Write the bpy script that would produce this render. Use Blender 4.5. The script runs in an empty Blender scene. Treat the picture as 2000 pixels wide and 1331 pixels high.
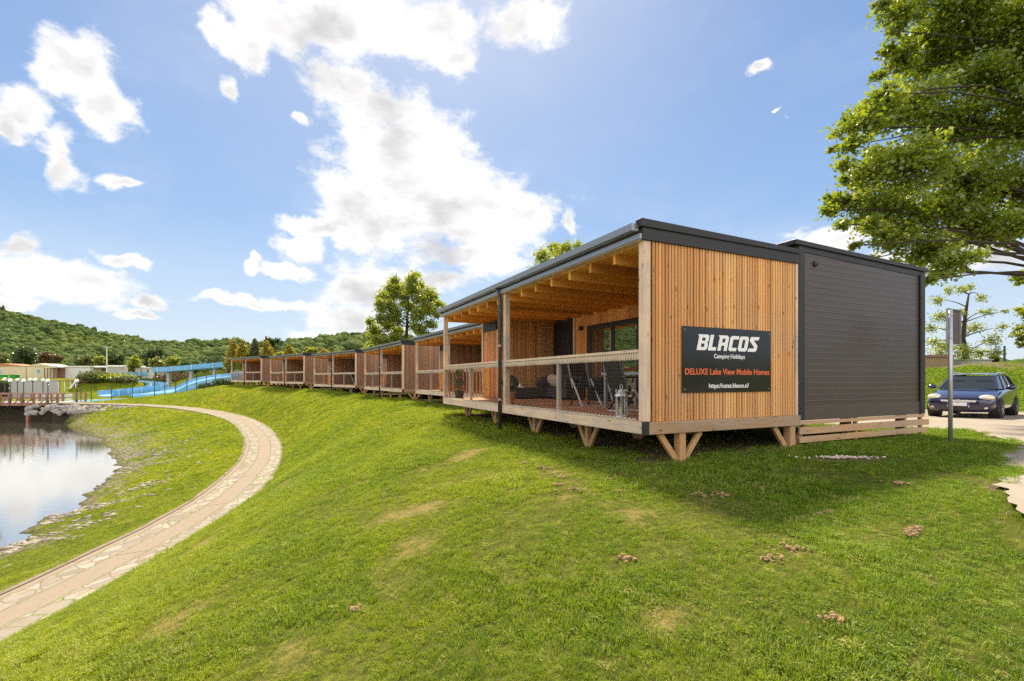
import bpy, bmesh, math, random
import numpy as np
from mathutils import Vector, Matrix
R = math.radians
random.seed(7); rng = np.random.default_rng(11)
S = bpy.context.scene
COL = S.collection

# ------------------------------------------------------------------ camera, exposure
F = 944.0; HX = 1000.0; HY = 740.0            # focal length and horizon of the 2000 px wide photograph
cam = bpy.data.objects.new('camera', bpy.data.cameras.new('camera'))
COL.objects.link(cam); S.camera = cam
cam.location = (0, 0, 0); cam.rotation_euler = (R(90), 0, 0)
cam.data.sensor_width = 36; cam.data.lens = F*36/2000
cam.data.shift_y = (HY-665.5)/2000
cam.data.clip_start = .05; cam.data.clip_end = 20000
S.view_settings.view_transform = 'Standard'; S.view_settings.look = 'None'
S.view_settings.gamma = 1; S.view_settings.use_curve_mapping = False
S.view_settings.exposure = 0.97
S.cycles.max_bounces = 7; S.cycles.transparent_max_bounces = 8
S.cycles.use_denoising = False
S.cycles.adaptive_threshold = .006; S.cycles.sample_clamp_indirect = 5; S.cycles.blur_glossy = .5

# ------------------------------------------------------------------ node helper
class NT:
    def __init__(s, tree): s.t = tree; s.n = tree.nodes; s.l = tree.links
    def add(s, typ, **kw):
        n = s.n.new(typ)
        for k, v in kw.items(): setattr(n, k, v)
        return n
    def put(s, sock, v):
        if v is None: return
        if isinstance(v, bpy.types.NodeSocket): s.l.new(v, sock)
        else: sock.default_value = v
    def math(s, op, a, b=None, c=None, clamp=False):
        n = s.add('ShaderNodeMath', operation=op); n.use_clamp = clamp
        for i, v in enumerate((a, b, c)): s.put(n.inputs[i], v)
        return n.outputs[0]
    def vmath(s, op, a, b=None, c=None):
        n = s.add('ShaderNodeVectorMath', operation=op)
        for i, v in enumerate((a, b, c)):
            if v is not None: s.put(n.inputs[i], v)
        return n.outputs['Value'] if op in ('LENGTH', 'DOT_PRODUCT', 'DISTANCE') else n.outputs[0]
    def mix(s, f, a, b, blend='MIX'):
        n = s.add('ShaderNodeMix', data_type='RGBA', blend_type=blend)
        s.put(n.inputs[0], f)
        for k, v in ((6, a), (7, b)):
            if isinstance(v, (tuple, list)) and len(v) == 3: v = tuple(v)+(1,)
            s.put(n.inputs[k], v)
        return n.outputs[2]
    def noise(s, vec, scale, detail=3, rough=.55, out='Fac', dist=0):
        n = s.add('ShaderNodeTexNoise'); n.inputs['Scale'].default_value = scale
        n.inputs['Detail'].default_value = detail; n.inputs['Roughness'].default_value = rough
        n.inputs['Distortion'].default_value = dist
        if vec is not None: s.put(n.inputs['Vector'], vec)
        return n.outputs[out]
    def ramp(s, f, a, b, c=0., d=1., clamp=True):
        n = s.add('ShaderNodeMapRange'); n.clamp = clamp
        s.put(n.inputs[0], f)
        for i, v in enumerate((a, b, c, d)): s.put(n.inputs[i+1], v)
        return n.outputs[0]
    def smooth(s, f, a, b):
        n = s.add('ShaderNodeMapRange', interpolation_type='SMOOTHSTEP')
        s.put(n.inputs[0], f); s.put(n.inputs[1], a); s.put(n.inputs[2], b)
        return n.outputs[0]
    def mapping(s, vec, scale=(1, 1, 1), rot=(0, 0, 0)):
        n = s.add('ShaderNodeMapping'); s.put(n.inputs[0], vec)
        n.inputs['Scale'].default_value = scale; n.inputs['Rotation'].default_value = rot
        return n.outputs[0]

# ------------------------------------------------------------------ world: Nishita sky with clouds laid out by azimuth and elevation
SUN_AZ = R(-9)               # from +Y towards +X
SUN_EL = R(52)
W_ = bpy.data.worlds.new('World'); S.world = W_; W_.use_nodes = True
w = NT(W_.node_tree); w.n.clear()
tc = w.add('ShaderNodeTexCoord'); d = tc.outputs['Generated']
sky = w.add('ShaderNodeTexSky', sky_type='NISHITA'); sky.sun_disc = False
sky.sun_elevation = SUN_EL; sky.sun_rotation = SUN_AZ
sky.air_density = 1.15; sky.dust_density = .9; sky.ozone_density = 2.2; sky.altitude = 0
sep = w.add('ShaderNodeSeparateXYZ'); w.put(sep.inputs[0], d)
az = w.math('ARCTAN2', sep.outputs[0], sep.outputs[1]); el = w.math('ARCSINE', sep.outputs[2])
comb = w.add('ShaderNodeCombineXYZ'); w.put(comb.inputs[0], az); w.put(comb.inputs[1], el)
ae = comb.outputs[0]
wob = w.vmath('SUBTRACT', w.noise(d, 5, 5, .6, 'Color'), (.5, .5, .5))
ae2 = w.vmath('MULTIPLY_ADD', wob, (.17, .13, 0), ae)
# cloud masses: azimuth, elevation, half width, half height (measured from the photo, degrees of sky)
CL = [(560,50,90,60),(650,50,120,80),(760,45,150,85),(880,35,120,70),(1010,50,75,60),(905,100,60,50),(500,20,60,40),
 (690,160,80,80),(730,200,110,90),(770,290,115,100),(820,370,120,90),(900,430,160,80),(1010,440,75,45),(780,450,130,70),
 (900,500,130,50),(690,410,60,50),(600,435,85,24),(570,478,58,28),(720,560,90,50),(690,610,80,45),(670,655,120,28),(840,560,90,30),
 (190,175,85,65),(225,235,80,45),(50,225,80,45),(140,325,42,58),(120,180,60,50),(20,250,40,30),
 (60,525,90,45),(160,550,110,35),(40,480,60,30),(30,585,60,16),(240,503,45,12),(495,110,55,55),(470,185,28,28),(425,55,40,40),
 (610,232,25,18),(250,365,38,12),(310,582,42,16),(288,608,45,10),(490,582,140,13),(462,507,18,18),(555,525,60,14),
 (1480,165,28,16),(1117,445,20,25),(1640,478,90,22),(1940,500,90,45),(165,5,40,14),(75,0,50,10),(1540,222,10,4),(600,80,60,70),(1750,520,100,30)]
FILL_CLOUDS = [(2.2,.5,.6,.3),(2.9,.35,.6,.3),(-2.3,.45,.6,.35),(-1.75,.3,.4,.2),(1.5,.35,.25,.1),(-2.9,.85,.8,.35),(1.9,.95,.6,.3),(-3.0,.4,.5,.3)]  # unseen clouds added behind and beside the camera to brighten the shaded gable
mask = None
blobs = []
for (px, py, rx, ry) in CL:
    a = math.atan((px-HX)/F); ca = math.cos(a)
    e = math.atan((HY-py)*ca/F)
    blobs.append((a, e, rx/F*ca*ca, ry/F*ca*math.cos(e)**2))
for (a, e, rx, ry) in blobs+FILL_CLOUDS:
    q = w.vmath('MULTIPLY_ADD', ae2, (1/rx, 1/ry, 0), (-a/rx, -e/ry, 0))
    l = w.vmath('LENGTH', q)
    m = w.math('SUBTRACT', 1.15, l)
    mask = m if mask is None else w.math('SMOOTH_MAX', mask, m, .25)
dz = w.mapping(d, (1, 1, 1.7))
n1 = w.noise(dz, 7, 11, .66); n2 = w.noise(dz, 3.2, 5, .6)
dens = w.math('ADD', mask, w.math('MULTIPLY', w.math('SUBTRACT', n1, .5), 3.4))
alpha = w.smooth(dens, -.08, .58)
# billow shading: thick middles are greyer than the rims
thick = w.smooth(w.math('ADD', w.math('MINIMUM', mask, .9), w.math('MULTIPLY', w.math('SUBTRACT', w.noise(dz, 5.5, 9, .62), .5), 4.2)), .35, 1.7)
low = w.ramp(el, .05, .5, .35, 1.0)
tk = w.math('MULTIPLY', thick, .72)
cc = w.mix(tk, (5.5, 5.4, 5.25), (2.5, 2.45, 2.6))
front = w.smooth(sep.outputs[1], .1, -.35)     # clouds out of view behind the camera, boosted as added fill light
cc = w.vmath('SCALE', cc, None) if False else w.mix(front, cc, w.vmath('MULTIPLY', cc, (2.3, 2.2, 2.05)))
grad = w.mix(w.ramp(el, .0, .30), (3.8, 4.25, 4.6), (1.85, 2.85, 4.35)); grad = w.mix(w.ramp(el, .2, .65), grad, (.85, 1.62, 3.3))
skyc = w.mix(.15, grad, w.vmath('MULTIPLY', sky.outputs[0], (.6, .66, .75)))
# thin veil
veil = w.math('MULTIPLY', w.smooth(w.noise(dz, 2.1, 6, .6), .45, .75), .28)
skyc = w.mix(veil, skyc, (4.4, 4.6, 5.2))
sdot = w.vmath('DOT_PRODUCT', d, (math.sin(SUN_AZ)*math.cos(SUN_EL), math.cos(SUN_AZ)*math.cos(SUN_EL), math.sin(SUN_EL)))
glow = w.math('MULTIPLY', w.math('POWER', w.math('MAXIMUM', sdot, 0), 11), .45)
skyc = w.mix(glow, skyc, (6.6, 6.3, 5.8))
fin = w.mix(w.math('MULTIPLY', alpha, .97), skyc, cc)
bg = w.add('ShaderNodeBackground'); w.put(bg.inputs[0], fin); bg.inputs[1].default_value = .105
wo = w.add('ShaderNodeOutputWorld'); w.l.new(bg.outputs[0], wo.inputs[0])
W_.cycles.sampling_method = 'MANUAL'; W_.cycles.sample_map_resolution = 1024

sun = bpy.data.objects.new('sun', bpy.data.lights.new('sun', 'SUN')); COL.objects.link(sun)
sd = Vector((math.sin(SUN_AZ)*math.cos(SUN_EL), math.cos(SUN_AZ)*math.cos(SUN_EL), math.sin(SUN_EL)))
sun.rotation_euler = sd.to_track_quat('Z', 'Y').to_euler()
sun.data.energy = 5.0; sun.data.angle = R(6); sun.data.color = (1, .87, .64)

# ------------------------------------------------------------------ mesh helpers
class MB:
    def __init__(s): s.v = []; s.f = []
    def quadmesh(s, vs, fs):
        b = len(s.v); s.v += [tuple(p) for p in vs]; s.f += [tuple(b+i for i in f) for f in fs]; return s
    def box(s, x0, x1, y0, y1, z0, z1):
        return s.quadmesh([(x0,y0,z0),(x1,y0,z0),(x1,y1,z0),(x0,y1,z0),(x0,y0,z1),(x1,y0,z1),(x1,y1,z1),(x0,y1,z1)],
            [(0,3,2,1),(4,5,6,7),(0,1,5,4),(1,2,6,5),(2,3,7,6),(3,0,4,7)])
    def bar(s, p, q, w, h, up=(0,0,1)):
        p = Vector(p); q = Vector(q); a = (q-p).normalized(); u = Vector(up)
        if abs(a.dot(u)) > .98: u = Vector((0, 1, 0))
        sx = a.cross(u).normalized()*w/2; sy = sx.cross(a).normalized()*h/2
        vs = [p-sx-sy, p+sx-sy, p+sx+sy, p-sx+sy, q-sx-sy, q+sx-sy, q+sx+sy, q-sx+sy]
        return s.quadmesh(vs, [(0,1,2,3),(7,6,5,4),(0,4,5,1),(1,5,6,2),(2,6,7,3),(3,7,4,0)])
    def tube(s, pts, r, n=8, cap=True):
        pts = [Vector(p) for p in pts]; rs = r if isinstance(r, (list, tuple)) else [r]*len(pts)
        b = len(s.v); prev = None
        for i, p in enumerate(pts):
            t = (pts[min(i+1, len(pts)-1)]-pts[max(i-1, 0)]).normalized()
            u = prev if prev is not None else (Vector((0,0,1)) if abs(t.z) < .9 else Vector((1,0,0)))
            x = t.cross(u).normalized(); y = x.cross(t).normalized(); prev = y
            for k in range(n):
                a = 2*math.pi*k/n; s.v.append(tuple(p+(x*math.cos(a)+y*math.sin(a))*rs[i]))
        for i in range(len(pts)-1):
            for k in range(n):
                s.f.append((b+i*n+k, b+i*n+(k+1)%n, b+(i+1)*n+(k+1)%n, b+(i+1)*n+k))
        if cap:
            s.f.append(tuple(b+k for k in range(n))[::-1]); s.f.append(tuple(b+(len(pts)-1)*n+k for k in range(n)))
        return s
    def lathe(s, prof, c=(0,0,0), n=16):
        b = len(s.v)
        for (r, z) in prof:
            for k in range(n):
                a = 2*math.pi*k/n; s.v.append((c[0]+r*math.cos(a), c[1]+r*math.sin(a), c[2]+z))
        for i in range(len(prof)-1):
            for k in range(n): s.f.append((b+i*n+k, b+i*n+(k+1)%n, b+(i+1)*n+(k+1)%n, b+(i+1)*n+k))
        s.f.append(tuple(b+k for k in range(n))[::-1]); s.f.append(tuple(b+(len(prof)-1)*n+k for k in range(n)))
        return s
    def prism(s, poly, o, ux, uy, t):
        """polygon in the plane o+ux*a+uy*b pushed along normal by t"""
        o = Vector(o); ux = Vector(ux); uy = Vector(uy); n = ux.cross(uy).normalized()*t
        m = len(poly); vs = [o+ux*a+uy*b for a, b in poly]; vs += [p+n for p in vs]
        return s.quadmesh(vs, [tuple(range(m))[::-1], tuple(range(m, 2*m))]+[(i, (i+1)%m, m+(i+1)%m, m+i) for i in range(m)])
    def ball(s, c, r, seg=10, ring=6):
        rr = r if isinstance(r, (tuple, list)) else (r, r, r)
        prof = [(math.sin(math.pi*i/ring), -math.cos(math.pi*i/ring)) for i in range(ring+1)]
        b = len(s.v)
        for (a_, z) in prof:
            a_ = max(a_, .01)
            for k in range(seg):
                a = 2*math.pi*k/seg; s.v.append((c[0]+rr[0]*a_*math.cos(a), c[1]+rr[1]*a_*math.sin(a), c[2]+rr[2]*z))
        for i in range(ring):
            for k in range(seg): s.f.append((b+i*seg+k, b+i*seg+(k+1)%seg, b+(i+1)*seg+(k+1)%seg, b+(i+1)*seg+k))
        return s
    def build(s, name, mat, parent=None, smooth=False, bevel=0, sub=0, loc=None, label=None):
        me = bpy.data.meshes.new(name); me.from_pydata(s.v, [], s.f); me.update()
        o = bpy.data.objects.new(name, me); COL.objects.link(o); me.materials.append(mat)
        if smooth: me.polygons.foreach_set('use_smooth', [True]*len(me.polygons))
        if parent is not None: o.parent = parent
        if bevel:
            m = o.modifiers.new('bevel', 'BEVEL'); m.width = bevel; m.segments = 1; m.limit_method = 'ANGLE'
        if sub:
            m = o.modifiers.new('sub', 'SUBSURF'); m.levels = sub; m.render_levels = sub
        if loc is not None: o.location = loc
        if label: o['label'] = label
        return o

def tag(o, label=None, cat=None, group=None, kind=None):
    if label: o['label'] = label
    if cat: o['category'] = cat
    if group: o['group'] = group
    if kind: o['kind'] = kind
    return o
def empty(name, loc=(0,0,0), rz=0, label=None, cat=None, group=None):
    o = bpy.data.objects.new(name, None); COL.objects.link(o); o.location = loc; o.rotation_euler = (0,0,rz)
    o.empty_display_size = .2
    return tag(o, label, cat, group)
def copy_tree(o, parent=None):
    kids = [c for c in o.children]
    c = o.copy(); COL.objects.link(c); c.parent = parent
    for k in kids: copy_tree(k, c)
    return c
def np_mesh(name, verts, loops, sizes, mat, smooth=False, parent=None, uv=None):
    me = bpy.data.meshes.new(name); verts = np.asarray(verts, np.float32)
    me.vertices.add(len(verts)); me.vertices.foreach_set('co', verts.ravel())
    me.loops.add(len(loops)); me.loops.foreach_set('vertex_index', np.asarray(loops, np.int32))
    sizes = np.asarray(sizes, np.int32); st = np.concatenate([[0], np.cumsum(sizes)[:-1]]).astype(np.int32)
    me.polygons.add(len(sizes)); me.polygons.foreach_set('loop_start', st); me.polygons.foreach_set('loop_total', sizes)
    me.update(calc_edges=True)
    if smooth: me.polygons.foreach_set('use_smooth', np.ones(len(sizes), bool))
    me.materials.append(mat)
    o = bpy.data.objects.new(name, me); COL.objects.link(o)
    if parent is not None: o.parent = parent
    return o
def at(px, py, Y): return Vector(((px-HX)/F*Y, Y, (HY-py)/F*Y))        # a point of the place at depth Y
def onz(px, py, z): Y = -z*F/(py-HY); return Vector(((px-HX)/F*Y, Y, z))

# ------------------------------------------------------------------ materials
MATS = {}
def newmat(name):
    m = bpy.data.materials.new(name); m.use_nodes = True; t = NT(m.node_tree); t.n.clear()
    out = t.add('ShaderNodeOutputMaterial'); MATS[name] = m
    return m, t, out
def principled(t, out, col, rough=.6, metal=0, bump=None, bs=.2, bd=.01, spec=.5, coat=0, trans=0):
    p = t.add('ShaderNodeBsdfPrincipled')
    if isinstance(col, tuple) and len(col) == 3: col = col+(1,)
    t.put(p.inputs['Base Color'], col); t.put(p.inputs['Roughness'], rough); t.put(p.inputs['Metallic'], metal)
    p.inputs['Specular IOR Level'].default_value = spec; p.inputs['Coat Weight'].default_value = coat
    p.inputs['Transmission Weight'].default_value = trans
    if bump is not None:
        b = t.add('ShaderNodeBump'); b.inputs['Strength'].default_value = bs; b.inputs['Distance'].default_value = bd
        t.put(b.inputs['Height'], bump); t.l.new(b.outputs[0], p.inputs['Normal'])
    t.l.new(p.outputs[0], out.inputs[0]); return p
def plain(name, col, rough=.6, metal=0, var=.15, nscale=6, coat=0, spec=.5, bs=.15):
    m, t, o = newmat(name); c = t.add('ShaderNodeTexCoord').outputs['Object']
    n = t.noise(c, nscale, 5, .6)
    dark = tuple(x*(1-var) for x in col); lite = tuple(min(1, x*(1+var)) for x in col)
    principled(t, o, t.mix(n, dark, lite), t.ramp(n, .3, .7, rough*.85, min(1, rough*1.12)), metal, bump=t.noise(c, nscale*8, 3), bs=bs, bd=.004, coat=coat, spec=spec)
    return m
def wood(name, ca, cb, along='Z', pitch=None, weather=0, knots=True, pitchaxis='Y'):
    """boards whose grain runs along one axis; colour changes from board to board when pitch is given"""
    m, t, o = newmat(name); c = t.add('ShaderNodeTexCoord').outputs['Object']
    sc = {'X': (.8, 14, 14), 'Y': (14, .8, 14), 'Z': (14, 14, .8)}[along]
    g = t.noise(t.mapping(c, sc), 3.0, 6, .65)
    sepn = t.add('ShaderNodeSeparateXYZ'); t.put(sepn.inputs[0], c)
    col = t.mix(t.ramp(g, .25, .75), ca, cb)
    if pitch:
        idx = t.math('FLOOR', t.math('DIVIDE', sepn.outputs['XYZ'.index(pitchaxis)], pitch))
        wn = t.add('ShaderNodeTexWhiteNoise', noise_dimensions='1D'); t.put(wn.inputs['W'], idx)
        col = t.mix(t.ramp(wn.outputs[0], 0, 1, .0, .7), col, tuple(x*.55 for x in cb))
        wn2 = t.add('ShaderNodeTexWhiteNoise', noise_dimensions='1D'); t.put(wn2.inputs['W'], t.math('ADD', idx, 31.7))
        col = t.mix(t.ramp(wn2.outputs[0], .45, 1, 0, .5), col, tuple(min(1, x*1.3) for x in ca))
    if knots:
        vs = {'X': (3, 9, 9), 'Y': (9, 3, 9), 'Z': (9, 9, 3)}[along]
        v = t.add('ShaderNodeTexVoronoi'); t.put(v.inputs['Vector'], t.mapping(c, vs)); v.inputs['Scale'].default_value = 1.1
        kn = t.ramp(v.outputs['Distance'], .06, .17, .95, 0)
        col = t.mix(kn, col, tuple(x*.22 for x in cb))
    if weather:
        big = t.noise(c, 1.1, 5, .6)
        col = t.mix(t.ramp(big, .42, .7, 0, weather), col, (.36, .34, .31))
    st = t.noise(t.mapping(c, tuple(x*.3 for x in sc)), 2, 4, .6)
    col = t.mix(t.ramp(st, .5, .8, 0, .35), col, tuple(x*.5 for x in cb))
    principled(t, o, col, .68, bump=g, bs=.35, bd=.004, spec=.3)
    return m
M = {}
M['slat'] = wood('larch_slats', (.88, .48, .19), (.62, .26, .08), 'Z', .061, .22)
M['slatx'] = wood('larch_slats_side', (.78, .37, .15), (.55, .22, .07), 'Z', .061, 0, pitchaxis='X')
M['boardx'] = wood('larch_boards', (.80, .37, .11), (.62, .24, .055), 'Z', .14, 0, pitchaxis='X')
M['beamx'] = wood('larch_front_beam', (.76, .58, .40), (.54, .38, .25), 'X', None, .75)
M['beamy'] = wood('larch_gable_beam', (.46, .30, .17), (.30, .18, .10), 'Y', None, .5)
M['post'] = wood('larch_post', (.78, .58, .42), (.58, .40, .27), 'Z', None, .9)
M['ceil'] = wood('larch_ceiling', (.90, .44, .11), (.78, .33, .065), 'Y', .2, 0, knots=False, pitchaxis='X')
M['deckw'] = wood('larch_deck', (.70, .35, .17), (.52, .23, .10), 'Y', .145, .15, pitchaxis='X')
M['brace'] = wood('larch_brace', (.58, .34, .15), (.40, .22, .10), 'Z', None, .3)
M['skirt'] = wood('larch_skirt', (.62, .38, .20), (.42, .25, .14), 'Y', None, .6)
M['backing'] = wood('dark_backing', (.20, .09, .035), (.12, .05, .02), 'Z', None, 0, knots=False)
M['metal'] = plain('anthracite_metal', (.022, .021, .022), .45, 0, .12, 3, spec=.35)
M['basepanel'] = plain('brownish_base_metal', (.075, .058, .050), .4, 0, .2, 2, spec=.5)
M['gutter'] = plain('grey_zinc', (.30, .31, .34), .35, .7, .15, 4)
M['darkpipe'] = plain('dark_pipe', (.06, .065, .075), .35, .3, .2, 5)
M['plastic'] = plain('black_plastic', (.02, .02, .022), .5, 0, .2, 12)
M['rope'] = plain('grey_rope', (.62, .56, .48), .85, 0, .25, 30)
M['net'] = plain('brown_netting', (.06, .045, .035), .8, 0, .3, 20)
M['white'] = plain('white_paint', (.75, .75, .73), .5, 0, .06, 5)
M['terra'] = plain('terracotta', (.52, .20, .09), .8, 0, .2, 10)
M['rattan'] = plain('dark_rattan', (.045, .035, .04), .7, 0, .4, 60)
M['chrome'] = plain('chrome', (.75, .75, .77), .12, 1, .03, 5)
M['steel'] = plain('galvanised_steel', (.42, .43, .46), .4, .6, .18, 9)
M['tyre'] = plain('tyre_rubber', (.02, .02, .02), .85, 0, .2, 20)
M['rim'] = plain('alloy', (.45, .45, .47), .3, .8, .1, 8)
M['bark'] = plain('bark', (.045, .032, .024), .9, 0, .4, 8, bs=.8)
M['concrete'] = plain('concrete', (.42, .40, .37), .85, 0, .2, 2)
M['kerbstone'] = plain('path_edge', (.20, .155, .12), .95, 0, .45, 2.5)
M['whitewall'] = plain('white_render', (.38, .37, .38), .8, 0, .15, .6)
M['cream'] = plain('cream_cladding', (.62, .52, .36), .7, 0, .12, 1)
M['palewall'] = plain('pale_cladding', (.62, .60, .58), .7, 0, .1, 1)
M['terraroof'] = plain('red_brown_roof', (.42, .17, .08), .8, 0, .2, 2)
M['brownwood'] = plain('red_brown_timber', (.25, .125, .09), .75, 0, .3, 4)
M['green'] = plain('green_plastic', (.02, .32, .05), .4, 0, .1, 4)
M['fence'] = plain('dark_green_paint', (.02, .06, .045), .5, 0, .1, 4)
M['globe'] = plain('opal_globe', (.85, .84, .80), .25, 0, .03, 3)
M['fabric'] = plain('pale_fabric', (.50, .40, .32), .95, 0, .5, 40)
M['stone'] = plain('grey_stone', (.27, .24, .22), .9, 0, .5, 2.2, bs=.9)
M['pinkbloom'] = plain('red_flowers', (.45, .05, .05), .8, 0, .4, 9)
M['silver'] = plain('white_tube', (.70, .70, .72), .3, .3, .06, 5)
M['cloth'] = plain('white_cloth', (.72, .72, .74), .9, 0, .1, 3)
# ribbed cladding of the boxes
m, t, o = newmat('ribbed_anthracite'); c = t.add('ShaderNodeTexCoord').outputs['Object']
sp = t.add('ShaderNodeSeparateXYZ'); t.put(sp.inputs[0], c)
fr = t.math('FRACT', t.math('MULTIPLY', sp.outputs[2], 1/.105))
rib = t.math('MULTIPLY', t.ramp(fr, .0, .1), t.ramp(fr, .12, .22, 1, 0))
mot = t.noise(c, 1.3, 4, .6); mic = t.noise(c, 9, 4, .6)
principled(t, o, t.mix(mot, (.050, .038, .033), (.074, .056, .047)), t.ramp(mic, .3, .7, .27, .42), 0, bump=t.math('ADD', rib, t.math('MULTIPLY', mic, .12)), bs=.5, bd=.006, spec=.5)
M['ribbed'] = m
# glass
m, t, o = newmat('window_glass')
gl = t.add('ShaderNodeBsdfGlossy'); gl.inputs['Roughness'].default_value = .01; gl.inputs[0].default_value = (.85, .9, .92, 1)
df = t.add('ShaderNodeBsdfDiffuse'); df.inputs[0].default_value = (.012, .013, .016, 1)
mx = t.add('ShaderNodeMixShader'); mx.inputs[0].default_value = .42; t.l.new(df.outputs[0], mx.inputs[1]); t.l.new(gl.outputs[0], mx.inputs[2]); t.l.new(mx.outputs[0], o.inputs[0])
M['glass'] = m
m, t, o = newmat('sign_black'); c = t.add('ShaderNodeTexCoord').outputs['Object']
principled(t, o, (.012, .012, .014), t.ramp(t.noise(c, 2, 3), .3, .7, .1, .2), bump=t.noise(c, 3, 2), bs=.04, bd=.02, spec=.5); M['signblack'] = m
M['signwhite'] = plain('sign_white', (.80, .80, .80), .4, 0, .02, 5)
M['signorange'] = plain('sign_orange', (.75, .14, .04), .4, 0, .02, 5)
m, t, o = newmat('navy_paint'); c = t.add('ShaderNodeTexCoord').outputs['Object']
principled(t, o, t.mix(t.noise(c, 2, 3), (.014, .011, .055), (.018, .014, .07)), .25, .3, coat=1, spec=.6); M['navy'] = m
m, t, o = newmat('headlight'); principled(t, o, (.75, .68, .52), .12, .3, coat=1); M['lens'] = m
m, t, o = newmat('slide_blue'); c = t.add('ShaderNodeTexCoord').outputs['Object']
nn = t.noise(c, .8, 5, .6)
principled(t, o, t.mix(t.ramp(nn, .3, .7), (.12, .31, .50), (.24, .47, .66)), .4, bump=nn, bs=.1); M['slide'] = m
m, t, o = newmat('pool_water'); c = t.add('ShaderNodeTexCoord').outputs['Object']
principled(t, o, (.16, .50, .72), .08, bump=t.noise(t.mapping(c, (1, 2, 1)), 3, 3), bs=.1, bd=.02); M['pool'] = m
# lake
m, t, o = newmat('lake_water'); c = t.add('ShaderNodeTexCoord').outputs['Object']
bn = t.math('ADD', t.noise(t.mapping(c, (.6, 2.2, 1)), 2.6, 4, .6), t.math('MULTIPLY', t.noise(t.mapping(c, (.3, 1, 1)), .35, 2), .5))
bp = t.add('ShaderNodeBump'); bp.inputs['Strength'].default_value = .07; bp.inputs['Distance'].default_value = .03; t.put(bp.inputs['Height'], bn)
fr_ = t.add('ShaderNodeFresnel'); fr_.inputs['IOR'].default_value = 2.6; t.l.new(bp.outputs[0], fr_.inputs['Normal'])
df = t.add('ShaderNodeBsdfDiffuse'); df.inputs[0].default_value = (.17, .16, .12, 1); gl = t.add('ShaderNodeBsdfGlossy'); gl.inputs['Roughness'].default_value = .03; gl.inputs[0].default_value = (.98, .98, .98, 1)
t.l.new(bp.outputs[0], gl.inputs['Normal']); mx = t.add('ShaderNodeMixShader'); t.put(mx.inputs[0], t.ramp(fr_.outputs[0], .15, .7, .45, .95)); t.l.new(df.outputs[0], mx.inputs[1]); t.l.new(gl.outputs[0], mx.inputs[2]); t.l.new(mx.outputs[0], o.inputs[0])
M['lake'] = m

def grass_nodes(t, blade=False):
    pos = t.add('ShaderNodeNewGeometry').outputs['Position']
    a = t.noise(pos, .55, 5, .6); b = t.noise(pos, 2.6, 5, .65); c3 = t.noise(pos, .13, 3, .5)
    col = t.mix(t.ramp(a, .35, .66), (.15, .215, .006), (.43, .44, .010))
    col = t.mix(t.ramp(c3, .4, .60, 0, .75), col, (.54, .49, .012))
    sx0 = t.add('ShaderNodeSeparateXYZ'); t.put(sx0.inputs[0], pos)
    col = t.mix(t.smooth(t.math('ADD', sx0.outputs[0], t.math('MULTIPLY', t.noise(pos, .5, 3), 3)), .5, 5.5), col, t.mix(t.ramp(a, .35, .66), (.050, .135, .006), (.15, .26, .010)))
    dat = t.add('ShaderNodeAttribute', attribute_name='dry'); 
    if blade: dat.attribute_type = 'INSTANCER'
    big = t.noise(pos, .9, 4, .6); col = t.mix(t.ramp(big, .50, .62, 0, .55), col, (.050, .115, .005))
    col = t.mix(t.ramp(b, .55, .75, 0, .6), col, (.075, .155, .009))
    dry = t.math('MULTIPLY', t.smooth(t.noise(pos, 1.3, 7, .72), .53, .66), t.smooth(t.noise(pos, .25, 3, .5), .38, .58))
    dry = t.math('MAXIMUM', t.math('MULTIPLY', dry, .55), t.smooth(t.math('ADD', dat.outputs['Fac'], t.math('MULTIPLY', t.math('SUBTRACT', t.noise(pos, 5, 7, .8), .5), 2.6)), .42, 1.0))
    col = t.mix(t.math('MULTIPLY', dry, .8), col, (.46, .29, .11) if not blade else (.60, .46, .15))
    return pos, col, dry
# ground
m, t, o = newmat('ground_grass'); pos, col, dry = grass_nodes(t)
fine = t.noise(pos, 38, 4, .75); med = t.noise(pos, 9, 5, .7)
pat = t.noise(pos, 3.3, 6, .75)
col = t.mix(t.ramp(pat, .42, .60, .0, .85), col, (.035, .075, .006))
col = t.mix(t.ramp(fine, .42, .58, 0, .75), col, (.028, .060, .006))
col = t.mix(t.ramp(med, .5, .62, 0, .75), col, (.40, .43, .03))
col = t.mix(t.ramp(t.noise(pos, 16, 3, .6), .40, .52, .8, 0), col, (.022, .045, .005))
spy = t.add('ShaderNodeSeparateXYZ'); t.put(spy.inputs[0], pos)
thatch = t.mix(t.noise(pos, 26, 4, .7), (.07, .085, .018), (.20, .20, .05))
col = t.mix(t.ramp(spy.outputs[1], 9, 22, .72, 0), col, thatch)
col = t.mix(t.math('MULTIPLY', dry, .75), col, t.mix(t.noise(pos, 14, 4, .7), (.20, .17, .05), (.46, .34, .14)))
at_s = t.add('ShaderNodeAttribute', attribute_name='shore').outputs['Fac']
at_r = t.add('ShaderNodeAttribute', attribute_name='bare').outputs['Fac']
strk = t.noise(t.mapping(pos, (1.6, .55, 1), (0, 0, .5)), 1.6, 6, .75)
stony = t.math('MULTIPLY', t.smooth(t.math('ADD', at_s, t.math('MULTIPLY', t.math('SUBTRACT', strk, .5), 3.4)), .52, .8), t.ramp(at_s, .05, .3))
v = t.add('ShaderNodeTexVoronoi'); t.put(v.inputs['Vector'], pos); v.inputs['Scale'].default_value = 5
scol = t.mix(t.ramp(v.outputs['Distance'], .1, .6), (.36, .32, .25), (.15, .13, .09))
col = t.mix(stony, col, scol)
bare = t.smooth(t.math('ADD', at_r, t.math('MULTIPLY', t.math('SUBTRACT', t.noise(pos, 3, 6, .7), .5), 1.3)), .4, .6)
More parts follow.
